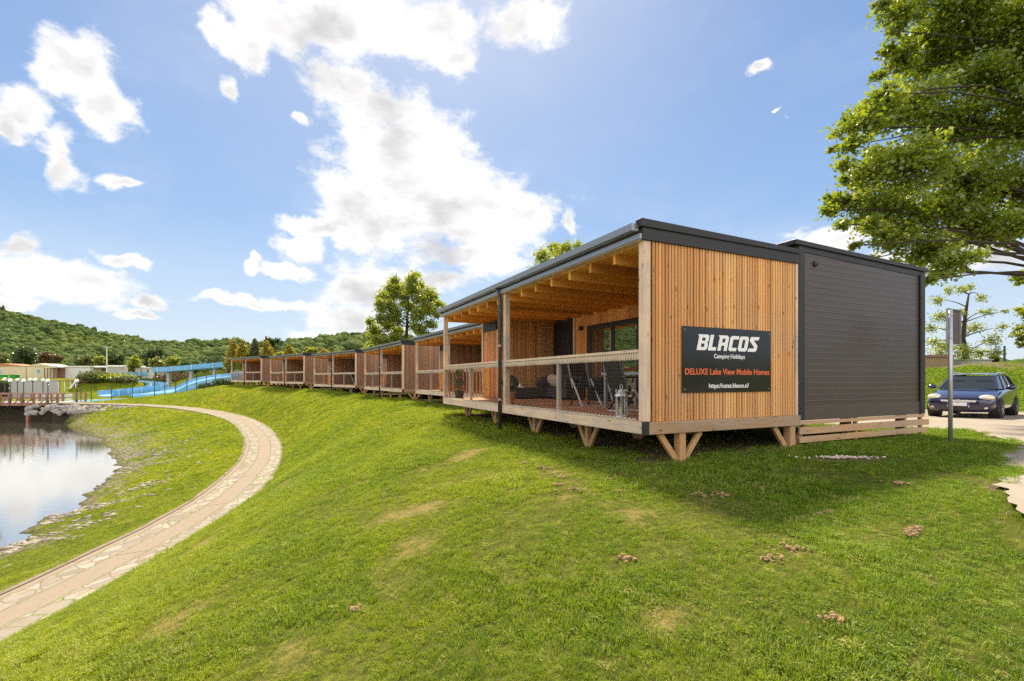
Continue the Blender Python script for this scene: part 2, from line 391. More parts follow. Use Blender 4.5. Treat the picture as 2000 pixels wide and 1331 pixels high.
col = t.mix(bare, col, t.mix(t.noise(pos, 12, 5, .7), (.14, .105, .07), (.24, .18, .12)))
mud = t.add('ShaderNodeAttribute', attribute_name='mud').outputs['Fac']
col = t.mix(mud, col, (.06, .05, .038))
principled(t, o, col, 1.0, bump=t.math('ADD', t.math('ADD', fine, t.math('MULTIPLY', med, 2)), t.math('MULTIPLY', strk, 1.0)), bs=.9, bd=.05, spec=.02)
M['ground'] = m
# grass blades
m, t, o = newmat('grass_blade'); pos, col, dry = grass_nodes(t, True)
oi = t.add('ShaderNodeObjectInfo').outputs['Random']
col = t.mix(t.ramp(oi, .35, 1, 0, .7), col, (.36, .48, .015))
col = t.mix(t.ramp(oi, .0, .4, .75, 0), col, (.030, .095, .005))
col = t.mix(t.ramp(oi, .88, .93, 0, .7), col, (.55, .44, .16))
ri = t.add('ShaderNodeNewGeometry').outputs['Random Per Island']
col = t.mix(t.ramp(ri, 0, 1, 0, .35), col, (.05, .10, .012))
d1_ = t.add('ShaderNodeBsdfDiffuse'); t.put(d1_.inputs[0], col)
tr = t.add('ShaderNodeBsdfTranslucent'); t.put(tr.inputs[0], t.mix(.5, col, (.36, .50, .010)))
g_ = t.add('ShaderNodeBsdfGlossy'); g_.inputs['Roughness'].default_value = .5; g_.inputs[0].default_value = (.7, .8, .6, 1)
a1 = t.add('ShaderNodeMixShader'); a1.inputs[0].default_value = .42; t.l.new(d1_.outputs[0], a1.inputs[1]); t.l.new(tr.outputs[0], a1.inputs[2])
a2 = t.add('ShaderNodeMixShader'); a2.inputs[0].default_value = .035; t.l.new(a1.outputs[0], a2.inputs[1]); t.l.new(g_.outputs[0], a2.inputs[2]); t.l.new(a2.outputs[0], o.inputs[0])
M['blade'] = m
def leafmat(name, ca, cb, tl=(.25, .35, .02), f=.45):
    m, t, o = newmat(name); g = t.add('ShaderNodeNewGeometry'); r = g.outputs['Random Per Island']
    col = t.mix(t.ramp(r, 0, 1), ca, cb)
    col = t.mix(t.ramp(t.noise(g.outputs['Position'], .9, 3), .4, .65, 0, .35), col, tuple(x*.6 for x in ca))
    a = t.add('ShaderNodeBsdfDiffuse'); t.put(a.inputs[0], col)
    b = t.add('ShaderNodeBsdfTranslucent'); t.put(b.inputs[0], t.mix(.45, col, tl))
    gl = t.add('ShaderNodeBsdfGlossy'); gl.inputs['Roughness'].default_value = .38; gl.inputs[0].default_value = (.8, .85, .75, 1)
    x = t.add('ShaderNodeMixShader'); x.inputs[0].default_value = f; t.l.new(a.outputs[0], x.inputs[1]); t.l.new(b.outputs[0], x.inputs[2])
    y = t.add('ShaderNodeMixShader'); y.inputs[0].default_value = .07; t.l.new(x.outputs[0], y.inputs[1]); t.l.new(gl.outputs[0], y.inputs[2])
    t.l.new(y.outputs[0], o.inputs[0]); M[name] = m; return m
leafmat('maple_leaf', (.085, .145, .008), (.24, .31, .018), (.56, .64, .015), .52)
leafmat('fresh_leaf', (.11, .16, .012), (.26, .29, .03), (.62, .66, .03), .58)
leafmat('dark_leaf', (.028, .055, .012), (.055, .09, .018), (.12, .18, .02), .3)
leafmat('golden_leaf', (.24, .20, .015), (.42, .33, .02), (.55, .42, .02))
leafmat('pale_leaf', (.20, .24, .05), (.36, .36, .10), (.5, .5, .1))
leafmat('copper_leaf', (.09, .055, .02), (.15, .09, .03), (.2, .12, .03), .3)
leafmat('olive_leaf', (.09, .11, .03), (.15, .16, .05), (.25, .28, .05))
leafmat('box_leaf', (.04, .085, .015), (.08, .14, .03), (.15, .25, .03))
# gravel road
m, t, o = newmat('gravel'); pos = t.add('ShaderNodeNewGeometry').outputs['Position']
nn = t.noise(pos, 55, 3, .7); n3 = t.noise(pos, 1.2, 5, .6)
principled(t, o, t.mix(t.ramp(n3, .3, .7, 0, 1), t.mix(nn, (.24, .21, .175), (.40, .355, .30)), t.mix(nn, (.19, .155, .12), (.33, .285, .235))), .95, bump=nn, bs=.6, bd=.015, spec=.2); M['gravel'] = m
# path: u metres across (0..2), v metres along
m, t, o = newmat('path_stone'); uv = t.add('ShaderNodeTexCoord').outputs['UV']
s2 = t.add('ShaderNodeSeparateXYZ'); t.put(s2.inputs[0], uv)
wv = t.math('MULTIPLY', t.math('SUBTRACT', t.noise(uv, 2.6, 5, .7), .5), .22)
u = t.math('ADD', s2.outputs[0], wv)
flag = t.math('ADD', t.math('MULTIPLY', t.math('GREATER_THAN', u, .20), t.math('LESS_THAN', u, .70)), t.math('MULTIPLY', t.math('GREATER_THAN', u, 1.30), t.math('LESS_THAN', u, 1.80)))
vd = t.add('ShaderNodeTexVoronoi', feature='DISTANCE_TO_EDGE'); t.put(vd.inputs['Vector'], t.mapping(uv, (3.3, 2.5, 1))); vd.inputs['Scale'].default_value = 1
vc = t.add('ShaderNodeTexVoronoi'); t.put(vc.inputs['Vector'], t.mapping(uv, (3.3, 2.5, 1))); vc.inputs['Scale'].default_value = 1
sx_ = t.add('ShaderNodeSeparateXYZ'); t.put(sx_.inputs[0], vc.outputs['Color'])
blot = t.noise(uv, 3, 5, .65)
fcol = t.mix(sx_.outputs[0], (.20, .175, .145), (.35, .315, .27)); fcol = t.mix(t.ramp(blot, .44, .7, 0, .75), fcol, (.22, .17, .12))
joint = t.ramp(vd.outputs['Distance'], .02, .05, 1, 0)
grs = t.ramp(t.noise(uv, 1.1, 4, .6), .5, .62)
fcol = t.mix(joint, fcol, t.mix(grs, (.20, .15, .10), (.10, .15, .02)))
grit = t.noise(uv, 60, 3, .8)
ccol = t.mix(t.ramp(grit, .3, .7), (.16, .125, .095), (.34, .275, .215)); ccol = t.mix(t.ramp(blot, .45, .75, 0, .5), ccol, (.26, .20, .14))
crack = t.math('LESS_THAN', t.math('FRACT', t.math('DIVIDE', t.math('ADD', s2.outputs[1], t.math('MULTIPLY', u, .5)), 4.3)), .012)
ccol = t.mix(crack, ccol, (.12, .10, .07))
pc = t.mix(flag, ccol, fcol)
edge = None
for c0 in (.20, .70, 1.30, 1.80):
    e_ = t.math('LESS_THAN', t.math('ABSOLUTE', t.math('SUBTRACT', u, c0)), .022)
    edge = e_ if edge is None else t.math('MAXIMUM', edge, e_)
pc = t.mix(t.math('MULTIPLY', edge, .8), pc, t.mix(t.ramp(t.noise(uv, .8, 4, .7), .42, .6), (.16, .12, .08), (.12, .19, .02)))
hh = t.math('SUBTRACT', t.math('ADD', t.math('MULTIPLY', grit, .4), t.math('MULTIPLY', flag, .4)), t.math('MULTIPLY', t.math('MAXIMUM', joint, edge), .8))
principled(t, o, pc, .9, bump=hh, bs=.6, bd=.015, spec=.25); M['path'] = m

# ------------------------------------------------------------------ terrain
def crom(P, per=6):
    P = [np.array(p, float) for p in P]; out = []
    for i in range(len(P)-1):
        p0 = P[max(i-1, 0)]; p1 = P[i]; p2 = P[i+1]; p3 = P[min(i+2, len(P)-1)]
        for k in range(per):
            t = k/per
            out.append(.5*((2*p1)+(-p0+p2)*t+(2*p0-5*p1+4*p2-p3)*t*t+(-p0+3*p1-3*p2+p3)*t**3))
    out.append(P[-1]); return np.array(out)
PZ = ([-50, 14, 17.8, 22.7, 26.6, 31.6, 39.3, 45.8, 49.7, 54.7, 58.5, 200], [-4.3, -4.3, -4.15, -4.05, -3.95, -3.75, -3.5, -3.3, -3.0, -2.9, -2.85, -2.85])
OUTER = crom([(-10.2,-22),(-9.5,-14),(-8.8,-5),(-8.3,2),(-8.17,6),(-8.15,8.8),(-8.2,10.2),(-8.4,12.1),(-8.67,14.6),(-9.2,17.8),(-10.8,22.7),(-12.5,26.6),(-15.2,31.6),(-20.4,39.3),(-26.2,45.8),(-31.6,49.7),(-40.6,54.7),(-48.5,57.2),(-52.7,58.5)])
dT = np.gradient(OUTER, axis=0); dT /= np.linalg.norm(dT, axis=1)[:, None]
LEFTN = np.stack([-dT[:, 1], dT[:, 0]], 1)
CENT = OUTER+LEFTN*1.0
def pdist(x, y, P, vals=None):
    best = np.full(x.shape, 1e9); val = np.zeros(x.shape)
    for i in range(len(P)-1):
        a = P[i]; b = P[i+1]; ab = b-a; L2 = ab@ab
        if L2 < 1e-9: continue
        t = np.clip(((x-a[0])*ab[0]+(y-a[1])*ab[1])/L2, 0, 1)
        dd = np.hypot(x-a[0]-t*ab[0], y-a[1]-t*ab[1]); m_ = dd < best
        best = np.where(m_, dd, best)
        if vals is not None: val = np.where(m_, vals[i]*(1-t)+vals[i+1]*t, val)
    return (best, val) if vals is not None else best
def pip(x, y, P):
    ins = np.zeros(x.shape, bool); n = len(P)
    for i in range(n):
        x1, y1 = P[i]; x2, y2 = P[(i+1) % n]
        if y1 == y2: continue
        c_ = ((y1 > y) != (y2 > y)) & (x < (x2-x1)*(y-y1)/(y2-y1)+x1)
        ins ^= c_
    return ins
def sst(v, a, b): t = np.clip((v-a)/(b-a), 0, 1); return t*t*(3-2*t)
CZ = np.interp(CENT[:, 1], *PZ)
EDGE = np.array([(12.,-16),(7.7,-7),(4.2,.4),(1.45,6.4),(-2.6,15.0),(-1.4,16.6),(-5.9,25.4),(-7.0,27.3),(-11.6,35.5),(-13.0,37.5),(-19.2,44.6),(-20.9,46.3),(-27.4,53.1),(-29.2,54.6),(-35.6,60.4),(-37.5,63),(-36,68),(-30,78)])
PLAT = np.vstack([EDGE, [(-30,110),(300,110),(300,-16)]])
LAND = np.vstack([CENT, [(-56,59.2),(-64,59.8),(-160,60),(-160,-22)]])
SHORE = crom([(-14.5,-22),(-14.5,-5),(-14.6,5),(-14.8,10),(-14.9,14.1),(-16.3,16.2),(-16.7,18),(-17.9,20.1),(-19.4,22.7),(-21.8,26.2),(-24.2,29.5),(-28.2,33.7),(-36.6,42.1),(-45.7,50.2),(-54,57.5),(-64,59.2)], 4)
k_ = rng.normal(0, .22, SHORE.shape); SHORE[1:-1] += k_[1:-1]
WATER = np.vstack([SHORE, [(-160,59.4),(-160,-22)]])
ROADL = [(4,17),(9.3,11.9),(9.9,11.5),(10.35,11.1),(10.1,10.4),(9.7,9.8),(9.3,9.0),(8.75,8.3),(8.1,7.8),(7.2,7.2),(6.9,6.9),(6.4,6.35),(6.15,6.1),(5.95,5.6),(5.2,5.2),(4.75,4.65),(4.5,4.4),(4.0,3.75),(3.9,3.0),(3.9,0),(4.6,-14)]
ROADR = [(24,-14),(27,5),(25,14),(21,19.0),(17.6,22.3),(14,24.5),(5,26)]
rl = crom(ROADL, 5); rl[1:-1] += rng.normal(0, .035, rl[1:-1].shape)
ROAD = np.vstack([rl, crom(ROADR, 3)])
rplane = lambda x, y: -.99-.018*np.minimum(y, 40)
class VN:
    """smooth value noise for the lie of the land"""
    def __init__(s, seed): s.g = np.random.default_rng(seed).random((256, 256))
    def __call__(s, x, y, sc):
        x = x/sc+100; y = y/sc+100; xi = np.floor(x).astype(int); yi = np.floor(y).astype(int)
        fx = x-xi; fy = y-yi; fx = fx*fx*(3-2*fx); fy = fy*fy*(3-2*fy)
        g = lambda a, b: s.g[a % 256, b % 256]
        return (g(xi, yi)*(1-fx)+g(xi+1, yi)*fx)*(1-fy)+(g(xi, yi+1)*(1-fx)+g(xi+1, yi+1)*fx)*fy-.5
vn = VN(5)
POOL = [(-57,60.3),(-41.0,60.0),(-40,72),(-44,80),(-54,80),(-57,70)]
def terr(x, y, full=False):
    x = np.asarray(x, float); y = np.asarray(y, float)
    dC, pz = pdist(x, y, CENT, CZ); dP = np.maximum(dC-1.0, 0)
    dE = pdist(x, y, EDGE); inP = pip(x, y, PLAT); inL = pip(x, y, LAND); inW = pip(x, y, WATER) & inL
    dS = pdist(x, y, SHORE)
    lift = .40*sst(y, 34, 58)
    near = sst(x, 1, 6)*(1-sst(y, 14, 17)*(1-sst(x, 3, 8)))
    zp = (-1.22+lift)*(1-near)+rplane(x, y)*near
    # grass bank rising beyond the road at the right
    dR = pdist(x, y, np.array(crom(ROADR, 3)))
    inR = pip(x, y, ROAD)
    bk = sst(dR, .6, 11)*(~inR)*sst(x, 6, 10)*sst(x*.8+y*.6, 24, 27)
    zp = zp+2.35*bk+bk*vn(x, y, 4)*.6
    # foreground: a little lower than the road
    dEd = np.where(inP, 0, dE)
    u = np.clip(dEd/np.minimum(dEd+dP+1e-6, 15-8*sst(y, 58, 62)), 0, 1)
    g = 1-u**1.5
    z = pz+(zp-pz)*g
    hum = vn(x, y, 3.1)*.16+vn(x, y, 1.1)*.05+vn(x, y, 8)*.25
    z = z+hum*np.clip(dP/2, 0, 1)*(~inR)*(1-np.where(inP, .8*sst(dE, 0, 2.5), 0))*np.clip(1-bk*0, 0, 1)
    z = np.where((dC < 1.35) & (~inL), np.maximum(z, pz+.05*sst(dC, 1.0, 1.12)), z)
    # lake side
    fl = dP/(dP+dS+1e-6)
    zl = pz+(-5.0-pz)*fl**1.15+vn(x, y, 1.7)*.14*np.clip(dS, 0, 1)*np.clip(dP, 0, 1)+vn(x, y, 5)*.3*np.clip(dS/2, 0, 1)*np.clip(dP/2, 0, 1)
    z = np.where(inL, zl, z)
    z = np.where(inW, -5.02-np.minimum(1.2, .3*dS), z)
    z = np.where(dC < 1.04, pz-.05, z)
    # land beyond the lake: pool terrace, mounds, bank with the holiday homes
    far = (~inL) & (~inP) & (y > 58)
    f2 = np.exp(-((x+54)/9)**2-((y-88)/6.5)**2)*4.0+np.exp(-((x+42)/9)**2-((y-90)/7)**2)*3.0
    f3 = np.exp(-(np.maximum(np.abs(x+62.5)-3, 0)/3.4)**2-((y-76)/4.5)**2)*2.6
    f4 = 3.0*sst(y, 89, 98)
    inPool = pip(x, y, np.array(POOL))
    zf = -2.95+np.maximum(np.maximum(f2, f3), f4)*(~inPool)
    blend = sst(y, 60, 66)*(1-g)
    z = np.where(far, z*(1-blend)+zf*blend, z)
    z = np.where(far & (x < -53), zf, z)
    z = np.where(inPool, -3.3, z)
    z = np.where(y > 105, np.where(inP, z*(1-sst(y, 105, 112))+sst(y, 105, 112)*0, z), z)
    if not full: return z
    return z, dict(dC=dC, dP=dP, dE=dE, inP=inP, inL=inL, inW=inW, dS=dS, inR=inR, dR=dR, pz=pz, bk=bk)

def axis(parts):
    out = []
    for a, b, s_ in parts: out += list(np.arange(a, b, s_))
    return np.array(out)
xs = np.concatenate([[-6000,-3000,-1500,-800,-400,-250,-190], axis([(-160,-70,3),(-70,-30,.8),(-30,14,.3),(14,40,.7),(40,120,4)]), [120,160,250,400,800,1500,3000,6000]])
ys = np.concatenate([[-3000,-800,-200,-80,-40], axis([(-24,-6,1),(-6,62,.3),(62,112,.8),(112,160,4)]), [170,250,400,700,1200,2500,6000,12000]])
GX, GY = np.meshgrid(xs, ys); fx = GX.ravel(); fy = GY.ravel()
cz, mk = terr(fx, np.clip(fy, -22, 1e9), True)
cz = np.where(fy > 160, 0-.2, cz)
ny, nx = GX.shape
idx = np.arange(nx*ny).reshape(ny, nx)
lp = np.stack([idx[:-1, :-1], idx[:-1, 1:], idx[1:, 1:], idx[1:, :-1]], -1).reshape(-1)
ground = np_mesh('ground', np.stack([fx, fy, cz], 1), lp, np.full((nx-1)*(ny-1), 4), M['ground'], smooth=True)
tag(ground, kind='structure')
def vattr(o, name, v):
    a = o.data.attributes.new(name, 'FLOAT', 'POINT'); a.data.foreach_set('value', np.asarray(v, np.float32))
landside = mk['inL'] & ~mk['inW']
shore = np.where(landside, np.clip(1-mk['dS']/(2.6+3.5*sst(fy, 18, 30)-3*sst(fy, 40, 52)), 0, 1), 0)
mud = np.where(landside, np.clip(1-mk['dS']/.35, 0, 1)*.7+sst(fy, 52, 57)*sst(-fx, 46, 52)*.9, 0)+np.where(mk['inW'], 1, 0)+np.where((~mk['inL']) & (fx < -53) & (fy > 58) & (fy < 61), 1, 0)
EX = Vector((.4274, -.904, 0)); EYv = Vector((.904, .4274, 0)); C0 = Vector((1.87, 6.84, 0))
ls = (fx-C0.x)*EX.x+(fy-C0.y)*EX.y; lt = (fx-C0.x)*EYv.x+(fy-C0.y)*EYv.y      # local coordinates of the near cabin
und = np.clip(1-np.maximum(np.maximum(ls+.2, -9.3-ls), np.maximum(.5-lt, lt-7.1))/.5, 0, 1)
bare = np.maximum(und*.95, np.where(mk['inP'] & (fy > 15), np.clip((.5*(mk['dE'] > .9)), 0, 1)*sst(-fx, -2, 4), 0))
bare = np.maximum(bare, np.clip(1-(np.hypot((fx-4.75)/.75, (fy-6.85)/.34))**2, 0, 1)*1.2)
bare = np.where((~mk['inR']) & (fx > 2) & (fy < 14), np.maximum(bare, .6*np.clip(1-pdist(fx, fy, rl)/.35, 0, 1)), bare)
bare = np.maximum(bare, mk['bk']*.55*(vn(fx, fy, 3) > .12))
vattr(ground, 'shore', shore*.8); vattr(ground, 'mud', np.clip(mud, 0, 1)); vattr(ground, 'bare', bare)

def hit(px, py):
    z = -2.0
    for _ in range(25):
        p = onz(px, py, z); z2 = float(terr(np.array([p.x]), np.array([p.y]))[0]); z += (z2-z)*.35
    return onz(px, py, z)
STREAK = [[(745,1015),(860,985)],[(700,1195),(760,1115),(835,1060)],[(520,1305),(590,1265),(650,1225)],[(1035,900),(1130,962),(1235,1012)],[(470,1015),(560,935)],[(905,935),(960,925)],[(1200,1000),(1230,1008)],[(1395,985),(1420,1000)],[(640,965),(700,945)],[(380,1075),(455,1015)],[(1300,1225),(1320,1240)],[(880,905),(930,880)],[(1560,1085),(1640,1100)],[(1750,1050),(1850,1030)],[(300,1240),(420,1150)]]
STREAK = [np.array([tuple(hit(a, b))[:2] for a, b in l]) for l in STREAK]
def dryf(x, y):
    v = np.zeros(x.shape)
    for l in STREAK:
        d_ = pdist(x, y, l); v = np.maximum(v, np.exp(-(d_/.34)**2)*.98)
    return v*np.clip(.7+vn(x, y, .45)*1.8+vn(x, y, .16)*1.2, 0, 1)
nearg = (np.abs(fx) < 30) & (fy > -5) & (fy < 40); dv_ = np.zeros(fx.shape); dv_[nearg] = dryf(fx[nearg], fy[nearg]); vattr(ground, 'dry', dv_)
# lake
mb = MB(); mb.quadmesh([(-400,-60,-5),(-8,-60,-5),(-8,62,-5),(-400,62,-5)], [(0,1,2,3)])
tag(mb.build('lake', M['lake']), kind='structure')
# road
mb = MB(); RP = [(a, b, float(rplane(a, b))+.006) for a, b in ROAD]; mb.quadmesh(RP, [tuple(range(len(RP)))])
road = tag(mb.build('road', M['gravel']), kind='structure')
# footpath with its flagstone bands and edging
def strip(off0, off1, z0, h, name, mat, kind='structure', per=1):
    vs = []; uvs = []; s_ = 0
    n = len(CENT)
    for i in range(n):
        if i: s_ += np.linalg.norm(CENT[i]-CENT[i-1])
        for o_ in (off0, off1):
            p = CENT[i]+LEFTN[i]*o_; vs.append((p[0], p[1], CZ[i]+z0+h)); uvs.append((1.0-o_ if False else o_+1.0, s_))
        for o_ in (off0, off1):
            p = CENT[i]+LEFTN[i]*o_; vs.append((p[0], p[1], CZ[i]+z0-.12)); uvs.append((o_+1.0, s_))
    fs = []
    for i in range(n-1):
        a = 4*i; b = 4*(i+1)
        fs += [(a, b, b+1, a+1), (a+2, b+2, b, a), (a+1, b+1, b+3, a+3)]
    me = bpy.data.meshes.new(name); me.from_pydata(vs, [], fs); me.update()
    ul = me.uv_layers.new(name='UVMap')
    for l in me.loops: ul.data[l.index].uv = uvs[l.vertex_index]
    me.materials.append(mat); o = bpy.data.objects.new(name, me); COL.objects.link(o); return tag(o, kind=kind)
# denser rows for an even surface
path = strip(-.98, .98, 0, 0, 'path', M['path'])
kerb = strip(.985, 1.12, 0, .022, 'path_kerb', M['kerbstone'])

# ------------------------------------------------------------------ grass: a tuft repeated over the ground near the camera
PROTO = bpy.data.collections.new('grass_tufts')
def tuft(n, h, spread, wd, seed, clover=0):
    r_ = random.Random(seed); vs = []; fs = []
    for i in range(n):
        a = r_.uniform(0, 6.283); rr = spread*math.sqrt(r_.random()); x = rr*math.cos(a); y = rr*math.sin(a)
        hh = h*r_.uniform(.5, 1.1); b = r_.uniform(0, 6.283); ln = hh*r_.uniform(.2, 1.0); ww = wd*r_.uniform(.7, 1.2)
        dx, dy = math.cos(b), math.sin(b); px, py = -dy*ww, dx*ww; k = len(vs)
        vs += [(x-px, y-py, -.01), (x+px, y+py, -.01), (x+dx*ln*.4+px*.8, y+dy*ln*.4+py*.8, hh*.6), (x+dx*ln*.4-px*.8, y+dy*ln*.4-py*.8, hh*.6), (x+dx*ln, y+dy*ln, hh*r_.uniform(.75, 1))]
        fs += [(k, k+1, k+2, k+3), (k+3, k+2, k+4)]
    for i in range(clover):
        a = r_.uniform(0, 6.283); rr = spread*1.3*math.sqrt(r_.random()); x = rr*math.cos(a); y = rr*math.sin(a); z = h*r_.uniform(.3, .6)
        for q in range(3):
            b = q*2.094+a; k = len(vs); s_ = .010
            vs += [(x, y, z), (x+s_*math.cos(b-.5), y+s_*math.sin(b-.5), z+.003), (x+1.3*s_*math.cos(b), y+1.3*s_*math.sin(b), z), (x+s_*math.cos(b+.5), y+s_*math.sin(b+.5), z+.003)]
            fs += [(k, k+1, k+2, k+3)]
    me = bpy.data.meshes.new('grass_tuft'); me.from_pydata(vs, [], fs); me.materials.append(M['blade'])
    o = bpy.data.objects.new('grass_tuft', me); PROTO.objects.link(o); return o
for i in range(4): tuft(16, .042, .038, .0017, i)
tuft(12, .034, .04, .0018, 9, clover=7); tuft(12, .078, .026, .0019, 12)
def grass_patch(name, pts, scl, dry_):
    me = bpy.data.meshes.new(name); n = len(pts)
    me.vertices.add(n); me.vertices.foreach_set('co', np.asarray(pts, np.float32).ravel())
    a = me.attributes.new('scl', 'FLOAT', 'POINT'); a.data.foreach_set('value', np.asarray(scl, np.float32))
    a = me.attributes.new('dry', 'FLOAT', 'POINT'); a.data.foreach_set('value', np.asarray(dry_, np.float32))
    a = me.attributes.new('yaw', 'FLOAT', 'POINT'); a.data.foreach_set('value', rng.random(n).astype(np.float32)*6.283)
    a = me.attributes.new('pick', 'INT', 'POINT'); a.data.foreach_set('value', rng.choice([0, 1, 2, 3, 0, 1, 2, 3, 4, 4, 4, 5, 5], n).astype(np.int32))
    o = bpy.data.objects.new(name, me); COL.objects.link(o)
    g = bpy.data.node_groups.new('scatter_grass', 'GeometryNodeTree')
    g.interface.new_socket('Geometry', in_out='INPUT', socket_type='NodeSocketGeometry')
    g.interface.new_socket('Geometry', in_out='OUTPUT', socket_type='NodeSocketGeometry')
    N = g.nodes.new; L = g.links.new
    gi = N('NodeGroupInput'); go = N('NodeGroupOutput'); iop = N('GeometryNodeInstanceOnPoints')
    ci = N('GeometryNodeCollectionInfo'); ci.inputs['Collection'].default_value = PROTO
    ci.inputs['Separate Children'].default_value = True; ci.inputs['Reset Children'].default_value = True
    def na(nm, ty): x = N('GeometryNodeInputNamedAttribute'); x.data_type = ty; x.inputs[0].default_value = nm; return x.outputs[0]
    L(gi.outputs[0], iop.inputs['Points']); L(ci.outputs[0], iop.inputs['Instance']); iop.inputs['Pick Instance'].default_value = True
    L(na('pick', 'INT'), iop.inputs['Instance Index'])
    cx = N('ShaderNodeCombineXYZ'); L(na('yaw', 'FLOAT'), cx.inputs[2]); L(cx.outputs[0], iop.inputs['Rotation'])
    L(na('scl', 'FLOAT'), iop.inputs['Scale']); L(iop.outputs[0], go.inputs[0])
    m_ = o.modifiers.new('scatter', 'NODES'); m_.node_group = g
    return tag(o, kind='stuff')
gp = []; gs = []
def scatter(y0, y1, dens, sc, xl=1.35, xr=1.3, x0=None, x1=None):
    A = 0; n = int(dens*(y1-y0)*((y0+y1)/2*(xl+xr)+3))
    y = rng.uniform(y0, y1, n); a_ = -xl*np.maximum(y, 0)-1.5; b_ = xr*np.maximum(y, 0)+1.5
    # uniform over the trapezium
    wdt = b_-a_; keep = rng.random(n) < wdt/wdt.max(); y = y[keep]; a_ = a_[keep]; b_ = b_[keep]
    x = a_+(b_-a_)*rng.random(len(y))
    ok = (x > -32) & (x < 20); x = x[ok]; y = y[ok]
    z, k = terr(x, y, True)
    ls_ = (x-C0.x)*EX.x+(y-C0.y)*EX.y; lt_ = (x-C0.x)*EYv.x+(y-C0.y)*EYv.y
    u_ = (ls_ < -.25) & (ls_ > -9.4) & (lt_ > .7) & (lt_ < 7.2)
    rowunder = k['inP'] & (y > 14.5) & (k['dE'] > 1.1) & (x < 8)
    bad = k['inW'] | (k['dC'] < 1.02) | k['inR'] | (u_ & (rng.random(len(x)) < .93)) | rowunder
    bad |= (k['inL'] & (rng.random(len(x)) < np.clip(1.25-k['dS']/4.5, 0, 1)))
    edge_ = k['inR'] & (pdist(x, y, rl) < np.abs(rng.normal(0, .07, len(x)))); bad &= ~edge_
    spot = np.hypot((x-4.75)/.6, (y-6.85)/.26) < 1
    bad |= spot & (rng.random(len(x)) < .9)
    nb = vn(x, y, .55)+.5*vn(x+40, y, .2)+.6*vn(x, y+70, 2.4)
    bad |= (nb > .36) & (rng.random(len(x)) < .8)
    bad |= (k['inL']) & (k['dC'] > 0) & (y > 50) & (x < -44)
    g_ = ~bad
    gp.append(np.stack([x, y, z], 1)[g_])
    gs.append((sc*rng.uniform(.7, 1.35, len(x))*(1+.5*np.clip(vn(x, y, .8)*2, -.5, 1)))[g_])
scatter(1.2, 3.2, 1500, .85); scatter(3.2, 5, 1100, .95); scatter(5, 8, 750, 1.05); scatter(8, 12, 400, 1.25); scatter(12, 18, 190, 1.5); scatter(18, 28, 70, 2.0); scatter(28, 45, 18, 2.8)
# ragged grass along both edges of the footpath
n_ = 9000; k_ = rng.integers(6, len(CENT)-14, n_); f_ = rng.random(n_)[:, None]; side = np.where(rng.random(n_) < .62, -1, 1)
P_ = (CENT[k_]*(1-f_)+CENT[k_+1]*f_)+LEFTN[k_]*(side*np.where(side < 0, rng.normal(1.0, .045, n_), rng.normal(1.13, .04, n_)))[:, None]
far_ok = P_[:, 1] < 34; P_ = P_[far_ok]; nz = vn(P_[:, 0], P_[:, 1], 1.1) > -.22; P_ = P_[nz]; zz_ = np.interp(P_[:, 1], *PZ)-.01
gp.append(np.stack([P_[:, 0], P_[:, 1], zz_], 1)); gs.append(rng.uniform(.8, 1.5, len(P_))*np.clip(P_[:, 1]/14, .9, 2))
gp = np.vstack(gp); gs = np.concatenate(gs)
gd = dryf(gp[:, 0], gp[:, 1]); kp = rng.random(len(gp)) > gd*.9; gp = gp[kp]; gs = (gs*(1-.35*gd))[kp] if False else gs[kp]*(1-.35*gd[kp]); gd = gd[kp]
grass = grass_patch('grass', gp, gs, gd)
print('grass tufts', len(gp))

